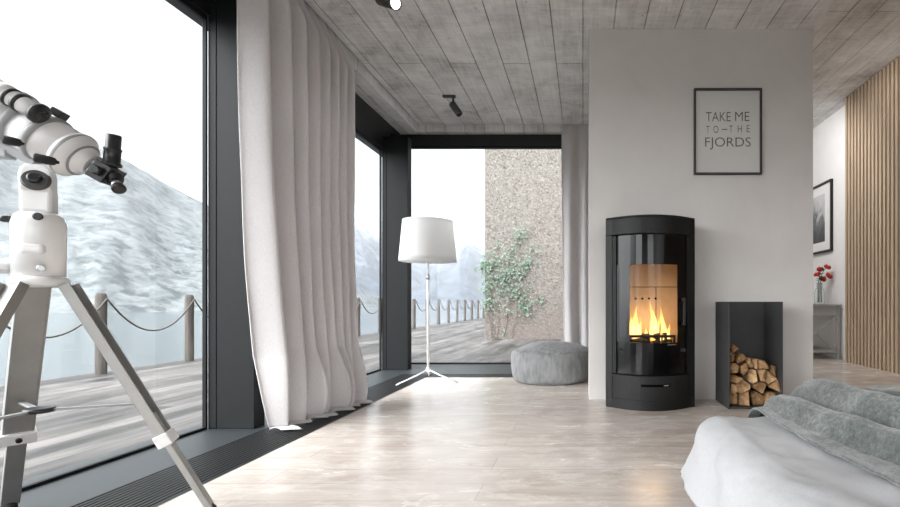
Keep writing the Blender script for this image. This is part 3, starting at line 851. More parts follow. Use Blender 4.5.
def flame(x, y, z, h, w, lean, ph):
    k = MB()
    def fn(u, v):
        th = 2*PI*u
        prof = max(0, math.sin(PI*min(1, v*.98+.02)**.62))**1.1*(1-.45*v)
        r = w*prof
        cx = lean*v*v + .35*w*math.sin(v*7+ph)*v; cy = .2*w*math.cos(v*6+ph)
        return Vector((SXC+x+cx+r*math.cos(th), SY+y+cy+.45*r*math.sin(th), z+h*v))
    k.grid(fn, 14, 20, 0, True, True)
    return k.build('flame', MAT['flame'], st)
for fl in ((-.085, .09, .39, .25, .026, .012, .3), (-.106, .07, .39, .19, .02, -.012, 1.4), (-.062, .1, .40, .17, .018, .02, 2.2), (-.12, .1, .39, .12, .014, -.008, 4),
           (.03, .08, .40, .255, .026, -.02, 5.2), (.048, .1, .40, .16, .02, .02, 2.6), (.012, .06, .395, .15, .014, -.01, .6),
           (.10, .09, .39, .235, .02, -.038, 1.0), (.118, .08, .39, .13, .016, .012, 3.2), (-.02, .1, .39, .1, .016, .004, 3.9), (.078, .06, .39, .09, .014, -.006, 5.7)):
    flame(*fl)
pl = bpy.data.lights.new('fire_light', 'POINT'); pl.energy = 1.1; pl.color = (1, .8, .58); pl.shadow_soft_size = .1
o = bpy.data.objects.new('fire_light', pl); o.location = (SXC, SY+.06, .52); COL.objects.link(o)

# ------------------------------------------------------------------ firewood box and logs
BX0, BX1, BY0, BY1, BH = .868, 1.192, 2.86, 3.145, .642
bxm = empty('firewood_box', ((BX0+BX1)/2, (BY0+BY1)/2, 0), 'open dark steel firewood box standing against the chimney wall', 'firewood box')
T = .007
k = MB(); k.box(BX0, BX0+T, BY0, BY1, 0, BH); k.build('side_panel', MAT['box_steel'], bxm, .001)
k = MB(); k.box(BX1-T, BX1, BY0, BY1, 0, BH); k.build('side_panel', MAT['box_steel'], bxm, .001)
k = MB(); k.box(BX0+T, BX1-T, BY1-T, BY1, 0, BH); k.build('back_panel', MAT['box_steel'], bxm, .001)
k = MB(); k.box(BX0+T, BX1-T, BY0, BY1-T, .004, .012); k.build('bottom_panel', MAT['box_steel'], bxm, .001)
def clip(poly, a, b, c):           # keep a*x+b*y <= c
    out = []
    for i, p in enumerate(poly):
        q = poly[(i+1) % len(poly)]
        dp, dq = a*p[0]+b*p[1]-c, a*q[0]+b*q[1]-c
        if dp <= 0: out.append(p)
        if (dp < 0 < dq) or (dq < 0 < dp):
            t = dp/(dp-dq); out.append((p[0]+(q[0]-p[0])*t, p[1]+(q[1]-p[1])*t))
    return out
IW = BX1-BX0-2*T-.004; rl = random.Random(21)
def top_at(u):
    pts = [(0, .385), (.12, .372), (.3, .335), (.45, .29), (.75, .26), (1, .225)]
    for a, b in zip(pts, pts[1:]):
        if a[0] <= u <= b[0]: return a[1]+(b[1]-a[1])*(u-a[0])/(b[0]-a[0])
    return pts[-1][1]
seeds = []; rows = []
z = .05
spec = [[.12, .36, .62, .88], [.08, .34, .66, .92], [.16, .42, .64, .88], [.1, .3, .5, .72, .95], [.1, .32, .52], [.14]]
zz = [.045, .115, .18, .235, .295, .345]
for r_, (us, z) in enumerate(zip(spec, zz)):
    for c_, u in enumerate(us):
        if z > top_at(u): z2 = top_at(u)-.02
        else: z2 = z
        seeds.append((u*IW+rl.uniform(-.019, .019), z2+rl.uniform(-.018, .018), r_, c_, len(us)))
ghosts = [(u/14*IW, top_at(u/14)+.035+(.012 if u % 2 else 0)) for u in range(15)]
allp = [(s[0], s[1]) for s in seeds] + ghosts
LAYER = ['bottom', 'second', 'third', 'fourth', 'fifth', 'topmost']
for (sx, sz, r_, c_, n_) in seeds:
    poly = [(0, 0), (IW, 0), (IW, .6), (0, .6)]
    for (qx, qz) in allp:
        if abs(qx-sx) + abs(qz-sz) < 1e-9: continue
        a, b = qx-sx, qz-sz; L = math.hypot(a, b)
        c = (a*(sx+qx) + b*(sz+qz))/2 - .0022*L
        poly = clip(poly, a, b, c)
        if len(poly) < 3: break
    if len(poly) < 3: continue
    # round the corners a little and roughen
    P2 = []
    for i, p in enumerate(poly):
        q0, q1 = poly[i-1], poly[(i+1) % len(poly)]
        for (q, t) in ((q0, .03), (q1, .03)):
            P2.append((p[0]+(q[0]-p[0])*t, p[1]+(q[1]-p[1])*t))
    if rl.random() < .75:            # a split face: one side of the log is cut away
        an = rl.uniform(0, 2*PI); mx_ = max((p[0]-sx)*math.cos(an)+(p[1]-sz)*math.sin(an) for p in P2)
        P3 = clip(P2, math.cos(an), math.sin(an), sx*math.cos(an)+sz*math.sin(an)+mx_*rl.uniform(.35, .7))
        if len(P3) >= 4: P2 = P3
    cx = sum(p[0] for p in P2)/len(P2); cz = sum(p[1] for p in P2)/len(P2)
    P2 = [(cx+(p[0]-cx)*rl.uniform(.86, .995), cz+(p[1]-cz)*rl.uniform(.86, .995)) for p in P2]
    yf = BY0 + rl.uniform(.03, .065); yb = BY1 - .012
    ox, oz = BX0+T+.002, .0135
    k = MB(); n = len(P2)
    tilt = rl.uniform(-.6, .6); tilt2 = rl.uniform(-.3, .6)
    ring0 = [Vector((ox+p[0], yf+max(-.02, tilt*(p[0]-cx)+tilt2*(p[1]-cz)+.006), oz+p[1])) for p in P2]
    ring1 = [Vector((ox+p[0], yb, oz+p[1])) for p in P2]
    k.add(ring0+ring1, [(i, (i+1) % n, n+(i+1) % n, n+i) for i in range(n)], 1)
    cen = Vector((ox+cx+rl.uniform(-.012, .012), yf+rl.uniform(-.022, .012), oz+cz+rl.uniform(-.012, .012)))
    k.add(ring0+[cen], [((i+1) % n, i, n) for i in range(n)], 0); k.add(ring1, [tuple(range(n))], 0)
    pos = ('leftmost' if c_ == 0 else 'rightmost' if c_ == n_-1 else ORD[c_]+' from left')
    lab = 'split firewood log, %s in the %s layer of the box' % (pos, LAYER[r_]) if r_ < 5 else 'small split log lying topmost at the left of the firewood pile'
    lg = k.build('firewood_log', [MAT['log_end'], MAT['log_end']])
    tag(lg, lab, 'log', 'split logs in the steel box')
    # bark along the outer sides of the log
    i0 = rl.randrange(n); kb = MB(); 
    for i in range(i0, i0+3):
        a0, a1 = P2[i % n], P2[(i+1) % n]
        def o_(p, e): 
            d = Vector((p[0]-cx, p[1]-cz)); d = d.normalized()*e; return (ox+p[0]+d.x, oz+p[1]+d.y)
        q0, q1 = o_(a0, .0), o_(a1, .0); w0, w1 = o_(a0, .0018), o_(a1, .0018)
        y0a = yf+max(-.02, tilt*(a0[0]-cx)+tilt2*(a0[1]-cz)+.006)-.0008; y1a = yf+max(-.02, tilt*(a1[0]-cx)+tilt2*(a1[1]-cz)+.006)-.0008
        kb.add([(q0[0], y0a, q0[1]), (q1[0], y1a, q1[1]), (w1[0], y1a, w1[1]), (w0[0], y0a, w0[1]), (q0[0], yb, q0[1]), (q1[0], yb, q1[1]), (w1[0], yb, w1[1]), (w0[0], yb, w0[1])],
               [(0,1,2,3),(7,6,5,4),(3,2,6,7),(0,4,5,1),(0,3,7,4),(1,5,6,2)])
    kb.build('bark', MAT['bark'], lg)

# ------------------------------------------------------------------ poster on the chimney
def text_mesh(mb, body, x0, x1, z0, z1, y, mi=0, spacing=1.0):
    cu_ = bpy.data.curves.new('txt', 'FONT'); cu_.body = body; cu_.space_character = spacing; cu_.offset = -.006
    cu_.resolution_u = 4
    ob = bpy.data.objects.new('txt', cu_); COL.objects.link(ob)
    dg = bpy.context.evaluated_depsgraph_get(); dg.update()
    me = bpy.data.meshes.new_from_object(ob.evaluated_get(dg))
    xs = [v.co.x for v in me.vertices]; ys = [v.co.y for v in me.vertices]
    a, b, c, d = min(xs), max(xs), min(ys), max(ys)
    mb.add([(x0+(v.co.x-a)/(b-a)*(x1-x0), y, z0+(v.co.y-c)/(d-c)*(z1-z0)) for v in me.vertices], [tuple(p.vertices) for p in me.polygons], mi)
    bpy.data.objects.remove(ob); bpy.data.curves.remove(cu_); bpy.data.meshes.remove(me)
FY = CHY0
fx0, fx1, fz0, fz1 = (693.5-CX)*FY/F, (761-CX)*FY/F, EYE-(175-CY)*FY/F, EYE-(89.5-CY)*FY/F
pc = empty('framed_poster', ((fx0+fx1)/2, FY, fz0), 'dark framed text poster hanging on the chimney above the stove', 'framed poster')
k = MB(); w = .0115
k.box(fx0, fx0+w, FY-.024, FY-.001, fz0, fz1); k.box(fx1-w, fx1, FY-.024, FY-.001, fz0, fz1)
k.box(fx0+w, fx1-w, FY-.024, FY-.001, fz0, fz0+w); k.box(fx0+w, fx1-w, FY-.024, FY-.001, fz1-w, fz1)
k.build('frame', MAT['picture_frame'], pc, .0015)
k = MB(); k.box(fx0+w, fx1-w, FY-.008, FY-.002, fz0+w, fz1-w); sheet = k.build('print', MAT['poster_paper'], pc)
W_, H_ = fx1-fx0, fz1-fz0
fu = lambda u: fx0 + u*W_
fv = lambda v: fz1 - v*H_
k = MB(); ty = FY-.0085
text_mesh(k, 'TAKE', fu(.178), fu(.545), fv(.377), fv(.270), ty); text_mesh(k, 'ME', fu(.611), fu(.822), fv(.374), fv(.267), ty)
text_mesh(k, 'T', fu(.185), fu(.232), fv(.512), fv(.432), ty); text_mesh(k, 'O', fu(.29), fu(.362), fv(.514), fv(.430), ty)
k.add([(fu(.415), ty, fv(.477)), (fu(.495), ty, fv(.477)), (fu(.495), ty, fv(.466)), (fu(.415), ty, fv(.466))], [(0,1,2,3)])
text_mesh(k, 'T', fu(.523), fu(.575), fv(.508), fv(.428), ty); text_mesh(k, 'H', fu(.65), fu(.71), fv(.506), fv(.426), ty); text_mesh(k, 'E', fu(.782), fu(.828), fv(.504), fv(.424), ty)
text_mesh(k, 'FJORDS', fu(.168), fu(.842), fv(.708), fv(.565), ty)
k.build('lettering', MAT['poster_ink'], sheet)

# ------------------------------------------------------------------ right side: slats, picture, console, flowers
sp = empty('slat_wall_panel', (2.83, 2.0, 0), 'vertical oak slat panelling covering the right wall', 'wall panelling')
k = MB(); k.box(2.85, RX-.001, -1.2, 5.13, .001, Z_RIGHT-.001); k.build('backing', MAT['slat_back'], sp)
k = MB(); y = 5.13
while y > -1.2:
    k.box(2.8, 2.85, y-.031, y, .001, Z_RIGHT-.001); y -= .059
k.build('slats', MAT['slat_oak'], sp)
PF = RX
pz0, pz1, py0, py1 = 1.235, 2.07, 5.56, 6.2
pr = empty('framed_picture', (PF, 5.9, pz0), 'black framed grey mountain photograph on the white wall behind the chimney', 'framed picture')
k = MB(); w = .022
k.box(PF-.03, PF-.001, py0, py0+w, pz0, pz1); k.box(PF-.03, PF-.001, py1-w, py1, pz0, pz1); k.box(PF-.03, PF-.001, py0+w, py1-w, pz0, pz0+w); k.box(PF-.03, PF-.001, py0+w, py1-w, pz1-w, pz1)
k.build('frame', MAT['frame_black'], pr, .002)
k = MB(); k.box(PF-.012, PF-.002, py0+w, py1-w, pz0+w, pz1-w); mt = k.build('mat_board', MAT['plaster_white'], pr)
k = MB(); k.box(PF-.0135, PF-.0125, py0+.17, py1-.11, pz0+.13, pz1-.13); k.build('photograph', MAT['photo'], mt)

TX0, TX1, TY0, TY1, TH = 2.33, 2.87, 5.35, 6.35, .615
ct = empty('console_table', ((TX0+TX1)/2, (TY0+TY1)/2, 0), 'grey console table with crossed end braces behind the chimney', 'console table')
k = MB(); k.box(TX0-.01, TX1+.008, TY0-.012, TY1+.012, TH-.022, TH); k.build('tabletop', MAT['console_paint'], ct, .003)
k = MB(); k.box(TX0+.035, TX1-.035, TY0+.006, TY1-.006, TH-.13, TH-.0225); k.build('apron', MAT['console_paint'], ct, .002)
for x in (TX0, TX1-.035):
    for y in (TY0, TY1-.035):
        k = MB(); k.box(x, x+.035, y, y+.035, 0, TH-.0225); k.build('leg', MAT['console_paint'], ct, .002)
k = MB(); k.box(TX0+.035, TX1-.035, TY0+.004, TY1-.004, .075, .1); k.build('lower_shelf', MAT['console_paint'], ct, .002)
for y in (TY0+.017, TY1-.017):
    k = MB(); k.bar((TX0+.035, y, .1), (TX1-.035, y, TH-.13), .02, .02, up=(0,1,0)); k.build('brace', MAT['console_paint'], ct)
    k = MB(); k.bar((TX0+.035, y+.003, TH-.13), (TX1-.035, y+.003, .1), .02, .014, up=(0,1,0)); k.build('brace', MAT['console_paint'], ct)
VX, VY = 2.745, 5.57
va = empty('glass_vase', (VX, VY, TH), 'clear glass bottle vase on the grey console table', 'vase')
m, nt, b = newmat('vase_glass'); b.inputs['Transmission Weight'].default_value = 1; b.inputs['Roughness'].default_value = .02; b.inputs['IOR'].default_value = 1.2; b.inputs['Base Color'].default_value = (.93, .96, .96, 1)
k = MB(); k.lathe([(.05, 0), (.054, .01), (.054, .13), (.045, .165), (.03, .19), (.03, .235), (.034, .24)], (VX, VY, TH+.0005), caps=False); k.add([(VX+.05*math.cos(2*PI*i/24), VY+.05*math.sin(2*PI*i/24), TH+.0008) for i in range(24)], [tuple(range(24))])
k.build('vessel', m, va, solid=.002)
rv2 = random.Random(4)
fl_specs = [(827, 266, 'upright red flower at the top of the glass vase'), (822, 268, 'red flower at the upper left of the vase bouquet'), (829, 275, 'red flower leaning right out of the glass vase'), (824, 278, 'low red flower hanging at the middle of the vase bouquet'), (817, 273, 'red flower half hidden beside the chimney edge in the vase')]
for i, (px, py, lab) in enumerate(fl_specs):
    hd = at(px, py, 5.57) + Vector((0, rv2.uniform(-.05, .06), 0))
    fe = empty('red_flower', (VX, VY, TH+.02), lab, 'flower', 'red flowers in the glass vase')
    k = MB(); b0 = Vector((VX+.012*(i-2), VY+.008*(i % 3-1), TH+.02)); mid = Vector((VX+.01*(i-2), VY, TH+.24))
    pts = [b0.lerp(mid, t/4) for t in range(4)] + [mid] + [mid.lerp(hd, t/5) + Vector((0, 0, .03*math.sin(PI*t/5))) for t in range(1, 6)]
    k.tube(pts, .003, 6); k.build('stem', MAT['stem_green'], fe)
    k = MB()
    up = (hd-mid).normalized()
    for ring, (rr, nn) in enumerate(((.016, 4), (.028, 5), (.038, 6))):
        for j in range(nn):
            th = 2*PI*j/nn + ring*.5 + i
            u_ = up.orthogonal().normalized(); u_ = Matrix.Rotation(th, 3, up) @ u_; w_ = up.cross(u_)
            def pf_(a, b, u_=u_, w_=w_, rr=rr, ring=ring):
                s = (a-.5)*2; q = b
                ph = q*(2.05-.18*ring); return hd + u_*(rr*math.sin(ph)) + w_*(s*rr*.75*math.sin(PI*min(1, q*.8+.12))) + up*(-rr*math.cos(ph)*.95)
            k.grid(pf_, 4, 4)
    k.build('petals', MAT['petal_red'], fe, solid=.0015)
    for t in (5, 7):
        k = MB(); p = pts[t]; dirv = Vector((rv2.uniform(-1, 1), rv2.uniform(-1, .3), rv2.uniform(-.2, .6))).normalized(); sd = dirv.cross(Vector((0, 0, 1))).normalized()
        k.add([p, p+dirv*.035+sd*.018, p+dirv*.085, p+dirv*.035-sd*.018, p+dirv*.04+Vector((0, 0, .006))], [(0,1,4),(1,2,4),(2,3,4),(3,0,4)])
        k.build('leaf', MAT['leaf_green'], fe, solid=.001)

# ------------------------------------------------------------------ ceiling spotlights
def spot(name, mount, tipdir, lit, label, L=.115, r=.03, drop=.055, power=6, Z_MAIN=Z_MAIN, size=60):
    mx, my = mount
    e = empty(name, (mx, my, Z_MAIN), label, 'spotlight', 'ceiling spotlights over the window side')
    k = MB(); k.box(mx-.055, mx+.055, my-.016, my+.016, Z_MAIN-.018, Z_MAIN); k.build('mounting_plate', MAT['spot_grey'], e, .003)
    d = Vector(tipdir).normalized(); j = Vector((mx+.035, my, Z_MAIN-.018-drop))
    k = MB(); k.cyl((mx+.035, my, Z_MAIN-.018), j, .008, n=12); k.ball(j, .011, 12); k.build('arm', MAT['frame_black'], e)
    a = j - d*.012 + Vector((0, 0, -.012)); b_ = a + d*L
    k = MB(); k.lathe([(.022, -.012), (r, -.004), (r, L-.002), (r-.002, L), (r-.005, L), (r-.005, L-.008)], a, d, 28); bd = k.build('head', MAT['spot_grey'], e)
    k = MB(); k.lathe([(r-.0055, L-.008), (0, L-.0079)], a, d, 28, caps=False); k.build('lens', MAT['spot_lit'] if lit else MAT['lens_black'], bd)
    if lit:
        l = bpy.data.lights.new('spot_beam', 'SPOT'); l.energy = power; l.spot_size = R(size); l.spot_blend = .6; l.shadow_soft_size = .02
        o = bpy.data.objects.new('spot_beam', l); o.location = a + d*(L+.01); o.rotation_euler = d.to_track_quat('-Z', 'Y').to_euler(); COL.objects.link(o)
spot('ceiling_spotlight', (-1.165, 2.70), (.72, -.45, -.45), True, 'nearer grey ceiling spotlight with its lit lens, at the top edge', .15, .036)
spot('ceiling_spotlight', (-1.16, 4.16), (.55, -.1, -.8), False, 'farther grey ceiling spotlight on its black arm, above the floor lamp')

# two added spotlights, out of view, put in to brighten the right-hand bay
spot('ceiling_spotlight', (1.62, 4.75), (.4, .5, -.6), True, 'added unseen spotlight brightening the right bay behind the chimney wall', power=36, Z_MAIN=Z_RIGHT, size=130)
spot('ceiling_spotlight', (1.62, 3.9), (.7, .2, -.75), True, 'added unseen spotlight brightening the right bay before the slats', power=26, Z_MAIN=Z_RIGHT, size=130)
# ------------------------------------------------------------------ bed
BZ, BEX, BEY, BR = .257, .465, 1.60, .095
bed = empty('bed', (1.3, .9, 0), 'low bed with a white duvet at the lower right', 'bed')
DMAX = .268
def drape(x, y, wr=True, lift=0):
    dx = max(0, BEX-x); dy = max(0, y-BEY); d0 = math.hypot(dx, dy); d = min(d0, DMAX)
    ux, uy = ((-dx/d0, dy/d0) if d0 > 1e-9 else (0, 0))
    if d < BR*PI/2: out = BR*math.sin(d/BR); dz = BR*(1-math.cos(d/BR))
    else:
        q = d - BR*PI/2; out = BR + q*.36; dz = BR + q*.93
    bx_, by_ = max(x, BEX), min(y, BEY)
    p = Vector((bx_+ux*out, by_+uy*out, BZ-dz))
    nrm = Vector((ux*min(1, d/BR/1.57), uy*min(1, d/BR/1.57), max(0, 1-d/BR/1.57)))
    if nrm.length < .01: nrm = Vector((0, 0, 1))
    nrm.normalize()
    if wr:
        h = .009*noise.fractal(Vector((x*3.5+y*1.5, y*6-x*3, 1.3)), .8, 2.0, 5) + .004*noise.fractal(Vector((x*16+y*9, y*26-x*14, 4.1)), .9, 2.0, 3)
        h += .007*math.sin((x*1.2+y)*26+3*noise.noise(Vector((x*4, y*4, 0))))*max(0, noise.noise(Vector((x*2.5+3, y*2.5, 5)))+.1)
        side = min(1, d/.12)
        h += side*.008*math.sin((x*1.0-y*1.0)*19 + 2*noise.noise(Vector((x*4, y*4, 2))))
        h -= .012*(1-smooth(d0/.12))*0
        p += nrm*h
    p += nrm*lift
    p.z = max(p.z, .012)
    return p
xs_ = [BEX + (2.35-BEX)*(i/90)**1.25 for i in range(91)]; ys_ = [BEY - (BEY+.5)*(i/90)**1.1 for i in range(91)]
k = MB()
k.add([drape(x, y) for y in ys_ for x in xs_], [(j*91+i, j*91+i+1, (j+1)*91+i+1, (j+1)*91+i) for j in range(90) for i in range(90)], 0, True)
edge = [(BEX, y, -1, 0) for y in reversed(ys_)] + [(BEX, BEY, -math.cos(R(a)), math.sin(R(a))) for a in range(5, 90, 5)] + [(x, BEY, 0, 1) for x in xs_]
ND = 34; vs_ = []
for (ex, ey, ux, uy) in edge:
    for j in range(ND+1):
        d = DMAX*j/ND*.999; vs_.append(drape(ex+ux*d, ey+uy*d))
k.add(vs_, [(i*(ND+1)+j, i*(ND+1)+j+1, (i+1)*(ND+1)+j+1, (i+1)*(ND+1)+j) for i in range(len(edge)-1) for j in range(ND)], 0, True)
k.build('duvet', MAT['duvet'], bed, solid=.008, offset=-1)
k = MB(); k.box(BEX+.03, 2.3, -.5, BEY-.03, .06, BZ-.04); k.build('mattress', MAT['mattress'], bed, .04, seg=4)
k = MB(); k.box(BEX+.06, 2.28, -.48, BEY-.06, .0, .058); k.build('bed_base', MAT['console_paint'], bed)
# throw: two big folds running along the bed, falling over the far edge
prof = [(.60, .008), (.648, .010), (.662, .026), (.682, .062), (.706, .069), (.73, .05), (.744, .040), (.758, .062), (.778, .108), (.805, .126), (.84, .108), (.875, .066), (.905, .048), (.94, .066), (.98, .092), (1.03, .098), (1.09, .078), (1.16, .06), (1.25, .045), (1.4, .03), (1.7, .02)]
def prof_at(x):
    for (a, ha), (b, hb) in zip(prof, prof[1:]):
        if a <= x <= b: t = smooth((x-a)/(b-a)); return ha+(hb-ha)*(.5*t+.5*(x-a)/(b-a))
    return prof[-1][1]
def throw(u, v):
    # u across (boundary -> right), v from the far hem towards the viewer
    x = .565 + 1.08*u**1.3; y = BEY + .20 - 1.7*v
    sh = .05*noise.noise(Vector((y*1.3, 3.3, .4))) + .075*max(0, 1.6-y)
    if x < .64: edge = .016*noise.noise(Vector((y*5, 1, 8)))
    else: edge = 0
    h = prof_at(min(1.69, max(.6, x + .045*smooth((y-.9)/.7))))
    far = smooth((y-(BEY-.12))/.22)
    h = h*(1-.3*far) * (1+.22*noise.noise(Vector((x*2.5, y*2.2, 6)))) + .012*far
    h += .008*noise.fractal(Vector((x*9, y*6, 4)), 1, 2, 4)
    p = drape(x + sh + edge + .03*max(0, y-BEY+.1), y, True, 0)
    q = drape(x + sh, y, False, .006 + h)
    return Vector((q.x, q.y, max(q.z, .014)))
k = MB(); k.grid(throw, 170, 130)
o = k.build('throw_blanket', MAT['throw'], None, solid=.007, offset=1); tag(o, 'grey woollen throw blanket rumpled across the white duvet', 'blanket')

# ------------------------------------------------------------------ telescope
TCX, TCY = -1.45, 1.28
sc = empty('telescope', (TCX, TCY, 0), 'white telescope on a grey tripod by the left window', 'telescope')
# tripod
TOPZ = .69
for ai, a in enumerate((28, 148, 268)):
    c, s = math.cos(R(a)), math.sin(R(a)); Rr = .365
    p0 = Vector((TCX+c*.05, TCY+s*.05, TOPZ-.005)); p1 = Vector((TCX+c*Rr, TCY+s*Rr, .012)); d = (p1-p0)
    tdir = Vector((-s, c, 0)); pm_ = p0 + d*.62
    nrm_ = d.normalized().cross(tdir)
    k = MB()
    # upper leg: a wide channel section
    k.bar(p0, p0+d*.66, .062, .006, up=nrm_); off = nrm_*.014
    for sd in (-1, 1):
        k.bar(p0+tdir*(sd*.029)+off*.5, p0+d*.66+tdir*(sd*.029)+off*.5, .005, .024, up=nrm_)
    lg = k.build('leg', MAT['alu_leg'], sc, .001)
    k = MB(); k.bar(p0+d*.55+off*.3, p1-d*.01+off*.3, .04, .016, up=nrm_); k.build('lower_leg', MAT['alu_leg'], lg, .002)
    k = MB(); k.bar(p0+d*.635+off*.3, p0+d*.685+off*.3, .076, .036, up=nrm_); cl = k.build('clamp', MAT['scope_white'], lg, .003)
    kn = p0+d*.66+off*.3; k = MB(); k.cyl(kn-nrm_*.026, kn-nrm_*.018, .007, n=12); k.build('clamp_knob', MAT['black_plastic'], lg)
    k = MB(); k.lathe([(.01, 0), (.017, .006), (.016, .02), (.008, .03)], (p1.x, p1.y, 0)); k.build('rubber_foot', MAT['black_rubber'], lg)
    # spreader arm
    m0 = Vector((TCX, TCY, .352)); m1 = p0 + d*.5
    k = MB(); k.bar(m0, m1, .012, .006); k.cyl(m1-Vector((0,0,.006)), m1+Vector((0,0,.006)), .009, n=10); k.build('spreader_arm', MAT['scope_grey'], sc)
k = MB(); k.lathe([(.03, .346), (.03, .358)], (TCX, TCY, 0), n=24); k.build('spreader_hub', MAT['black_plastic'], sc)
# mount base
k = MB(); k.lathe([(.045, TOPZ-.012), (.056, TOPZ-.004), (.058, TOPZ+.008), (.055, TOPZ+.014), (.05, TOPZ+.018)], (TCX, TCY, 0), n=40); k.build('base_plate', MAT['scope_white'], sc)
fdir = Vector((.55, -.83, 0)).normalized(); rdir = Vector((fdir.y*-1, fdir.x, 0))     # the mount's front and side
k = MB(); k.lathe([(.05, TOPZ+.018), (.0515, .848), (.046, .868), (.036, .876)], (TCX, TCY, 0), n=40); k.build('mount_body', MAT['scope_white'], sc)
def bolt(ang, z, r, m, name, r0=.05, l=.012):
    d = Vector((math.cos(R(ang)), math.sin(R(ang)), 0)); p = Vector((TCX, TCY, z)) + d*(r0-.002)
    k = MB(); k.lathe([(r, 0), (r, l*.7), (r*.75, l)], p, d, 16); return k.build(name, m, sc)
fa = math.degrees(math.atan2(fdir.y, fdir.x))
bolt(fa+12, .862, .010, MAT['black_plastic'], 'lock_knob', .045); bolt(fa-80, .855, .009, MAT['black_plastic'], 'lock_knob', l=.02); bolt(fa+18, .728, .009, MAT['steel'], 'bolt')
# raised cover on the body
Mf = Matrix.Translation(Vector((TCX, TCY, 0))) @ Matrix(((rdir.x, fdir.x, 0, 0), (rdir.y, fdir.y, 0, 0), (0, 0, 1, 0), (0, 0, 0, 1)))
k = MB(); k.prism([(-.026, .035), (.026, .035), (.022, .0555), (-.022, .0555)], .765, .79, M=Mf); k.build('cover', MAT['scope_white'], sc, .008, seg=3)
# arm
k = MB()
def armring(z, w, d0, d1): return [(-w, d0), (w, d0), (w, d1), (-w, d1)]
pts = []
sec = [(.876, .030, -.03, .030), (.93, .030, -.028, .030), (.942, .029, -.026, .037), (.972, .030, -.024, .038), (.99, .028, -.02, .033), (1.002, .022, -.014, .024), (1.007, .012, -.007, .016)]
for (z, w, a, b_) in sec:
    for (x, y) in armring(z, w, a, b_): pts.append(Mf @ Vector((x, y, z)))
k.add(pts, [(i*4+j, i*4+(j+1) % 4, (i+1)*4+(j+1) % 4, (i+1)*4+j) for i in range(len(sec)-1) for j in range(4)], 0, False); k.add(pts[:4], [(3,2,1,0)]); k.add(pts[-4:], [(0,1,2,3)])
k.build('arm', MAT['scope_white'], sc, .01, seg=3)
kp = Mf @ Vector((.004, .033, .957)); kd = (fdir + Vector((0, 0, .3))).normalized()
k = MB(); k.lathe([(.028, 0), (.0285, .005), (.024, .011), (.0235, .014)], kp, kd, 32); kb_ = k.build('altitude_knob', MAT['spot_grey'], sc)
k = MB(); k.lathe([(.015, .0141), (.0135, .02), (.01, .022)], kp, kd, 24); k.build('knob_cap', MAT['black_plastic'], kb_)
k = MB(); st_ = Mf @ Vector((-.0302, .0, .915)); k.lathe([(.015, 0), (.015, .0012)], st_, -rdir, 24, sq=(.55, 1)); k.build('blue_label', MAT['sticker_blue'], sc)
# white motor tube behind the arm
bt = Vector((TCX-.06, TCY+.03, .85)); k = MB(); k.cyl(bt, bt+Vector((.008, 0, .19)), .014, n=20); k.build('drive_housing', MAT['scope_white'], sc)
# setting circle at left of the body
k = MB(); k.lathe([(.055, -.012), (.06, -.008), (.06, .01), (.054, .014)], (TCX-.115, TCY-.02, .735), (0, 0, 1), 32); k.cyl((TCX-.115, TCY-.02, .735), (TCX-.06, TCY-.01, .735), .02, n=16); k.build('setting_circle', MAT['scope_white'], sc)

# optical tube
RP = Vector((-1.366, 1.29, 1.034)); AX = Vector((-.80, -.2, .52)).normalized()
UP = (Vector((0, 0, 1)) - AX*AX.z).normalized(); SD = UP.cross(AX).normalized()      # SD: towards the room side
if SD.x < 0: SD = -SD
TR = .06
k = MB(); k.lathe([(TR, .0), (TR, .155)], RP, AX, 48); ot = k.build('optical_tube', MAT['scope_white'], sc)
k = MB(); k.lathe([(TR, .150), (TR+.014, .155), (TR+.014, .38), (TR+.010, .385), (TR+.010, .26)], RP, AX, 48, caps=False); k.build('dew_shield', MAT['scope_white'], ot)
k = MB(); k.lathe([(TR+.0142, .157), (TR+.0175, .16), (TR+.0175, .172), (TR+.0142, .175)], RP, AX, 48, caps=False); k.build('shield_ring', MAT['scope_grey'], ot)
k = MB(); k.lathe([(TR+.001, .115), (TR+.005, .118), (TR+.005, .135), (TR+.001, .138)], RP, AX, 48, caps=False); k.lathe([(TR+.001, .060), (TR+.005, .063), (TR+.005, .078), (TR+.001, .081)], RP, AX, 48, caps=False); k.build('tube_ring', MAT['scope_grey'], ot)
k = MB(); k.lathe([(TR+.001, .012), (TR+.003, .008), (TR+.003, -.004), (TR-.005, -.012), (TR-.014, -.018), (.041, -.02), (.039, -.03), (.03, -.036), (.03, -.05)], RP, AX, 48); k.build('rear_cell', MAT['scope_white'], ot)
k = MB(); k.lathe([(.0435, -.0205), (.0465, -.0235), (.0405, -.0245)], RP, AX, 40, caps=False); k.lathe([(TR+.0035, .004), (TR+.0045, .0), (TR+.0035, -.004)], RP, AX, 40, caps=False); k.build('cell_rings', MAT['scope_grey'], ot)
# dovetail + clamp under the tube
dv = RP + AX*.13 - UP*(TR+.008)
k = MB(); k.bar(dv-AX*.08, dv+AX*.12, .03, .02, up=UP); k.bar(dv-UP*.012, dv-UP*.03+AX*-.01, .035, .035, up=AX); k.build('dovetail', MAT['scope_grey'], sc, .002)
for (px, py, Y, L) in ((2, 139, 1.17, .032), (33, 157, 1.12, .038)):
    p = at(px, py, Y); d = Vector((.62, .72, -.10)).normalized(); k = MB()
    k.lathe([(.007, 0), (.0105, .003), (.0108, L*.6), (.009, L*.9), (.004, L), (.003, L+.004)], p, d, 16); k.build('control_handle', MAT['black_rubber'], sc)
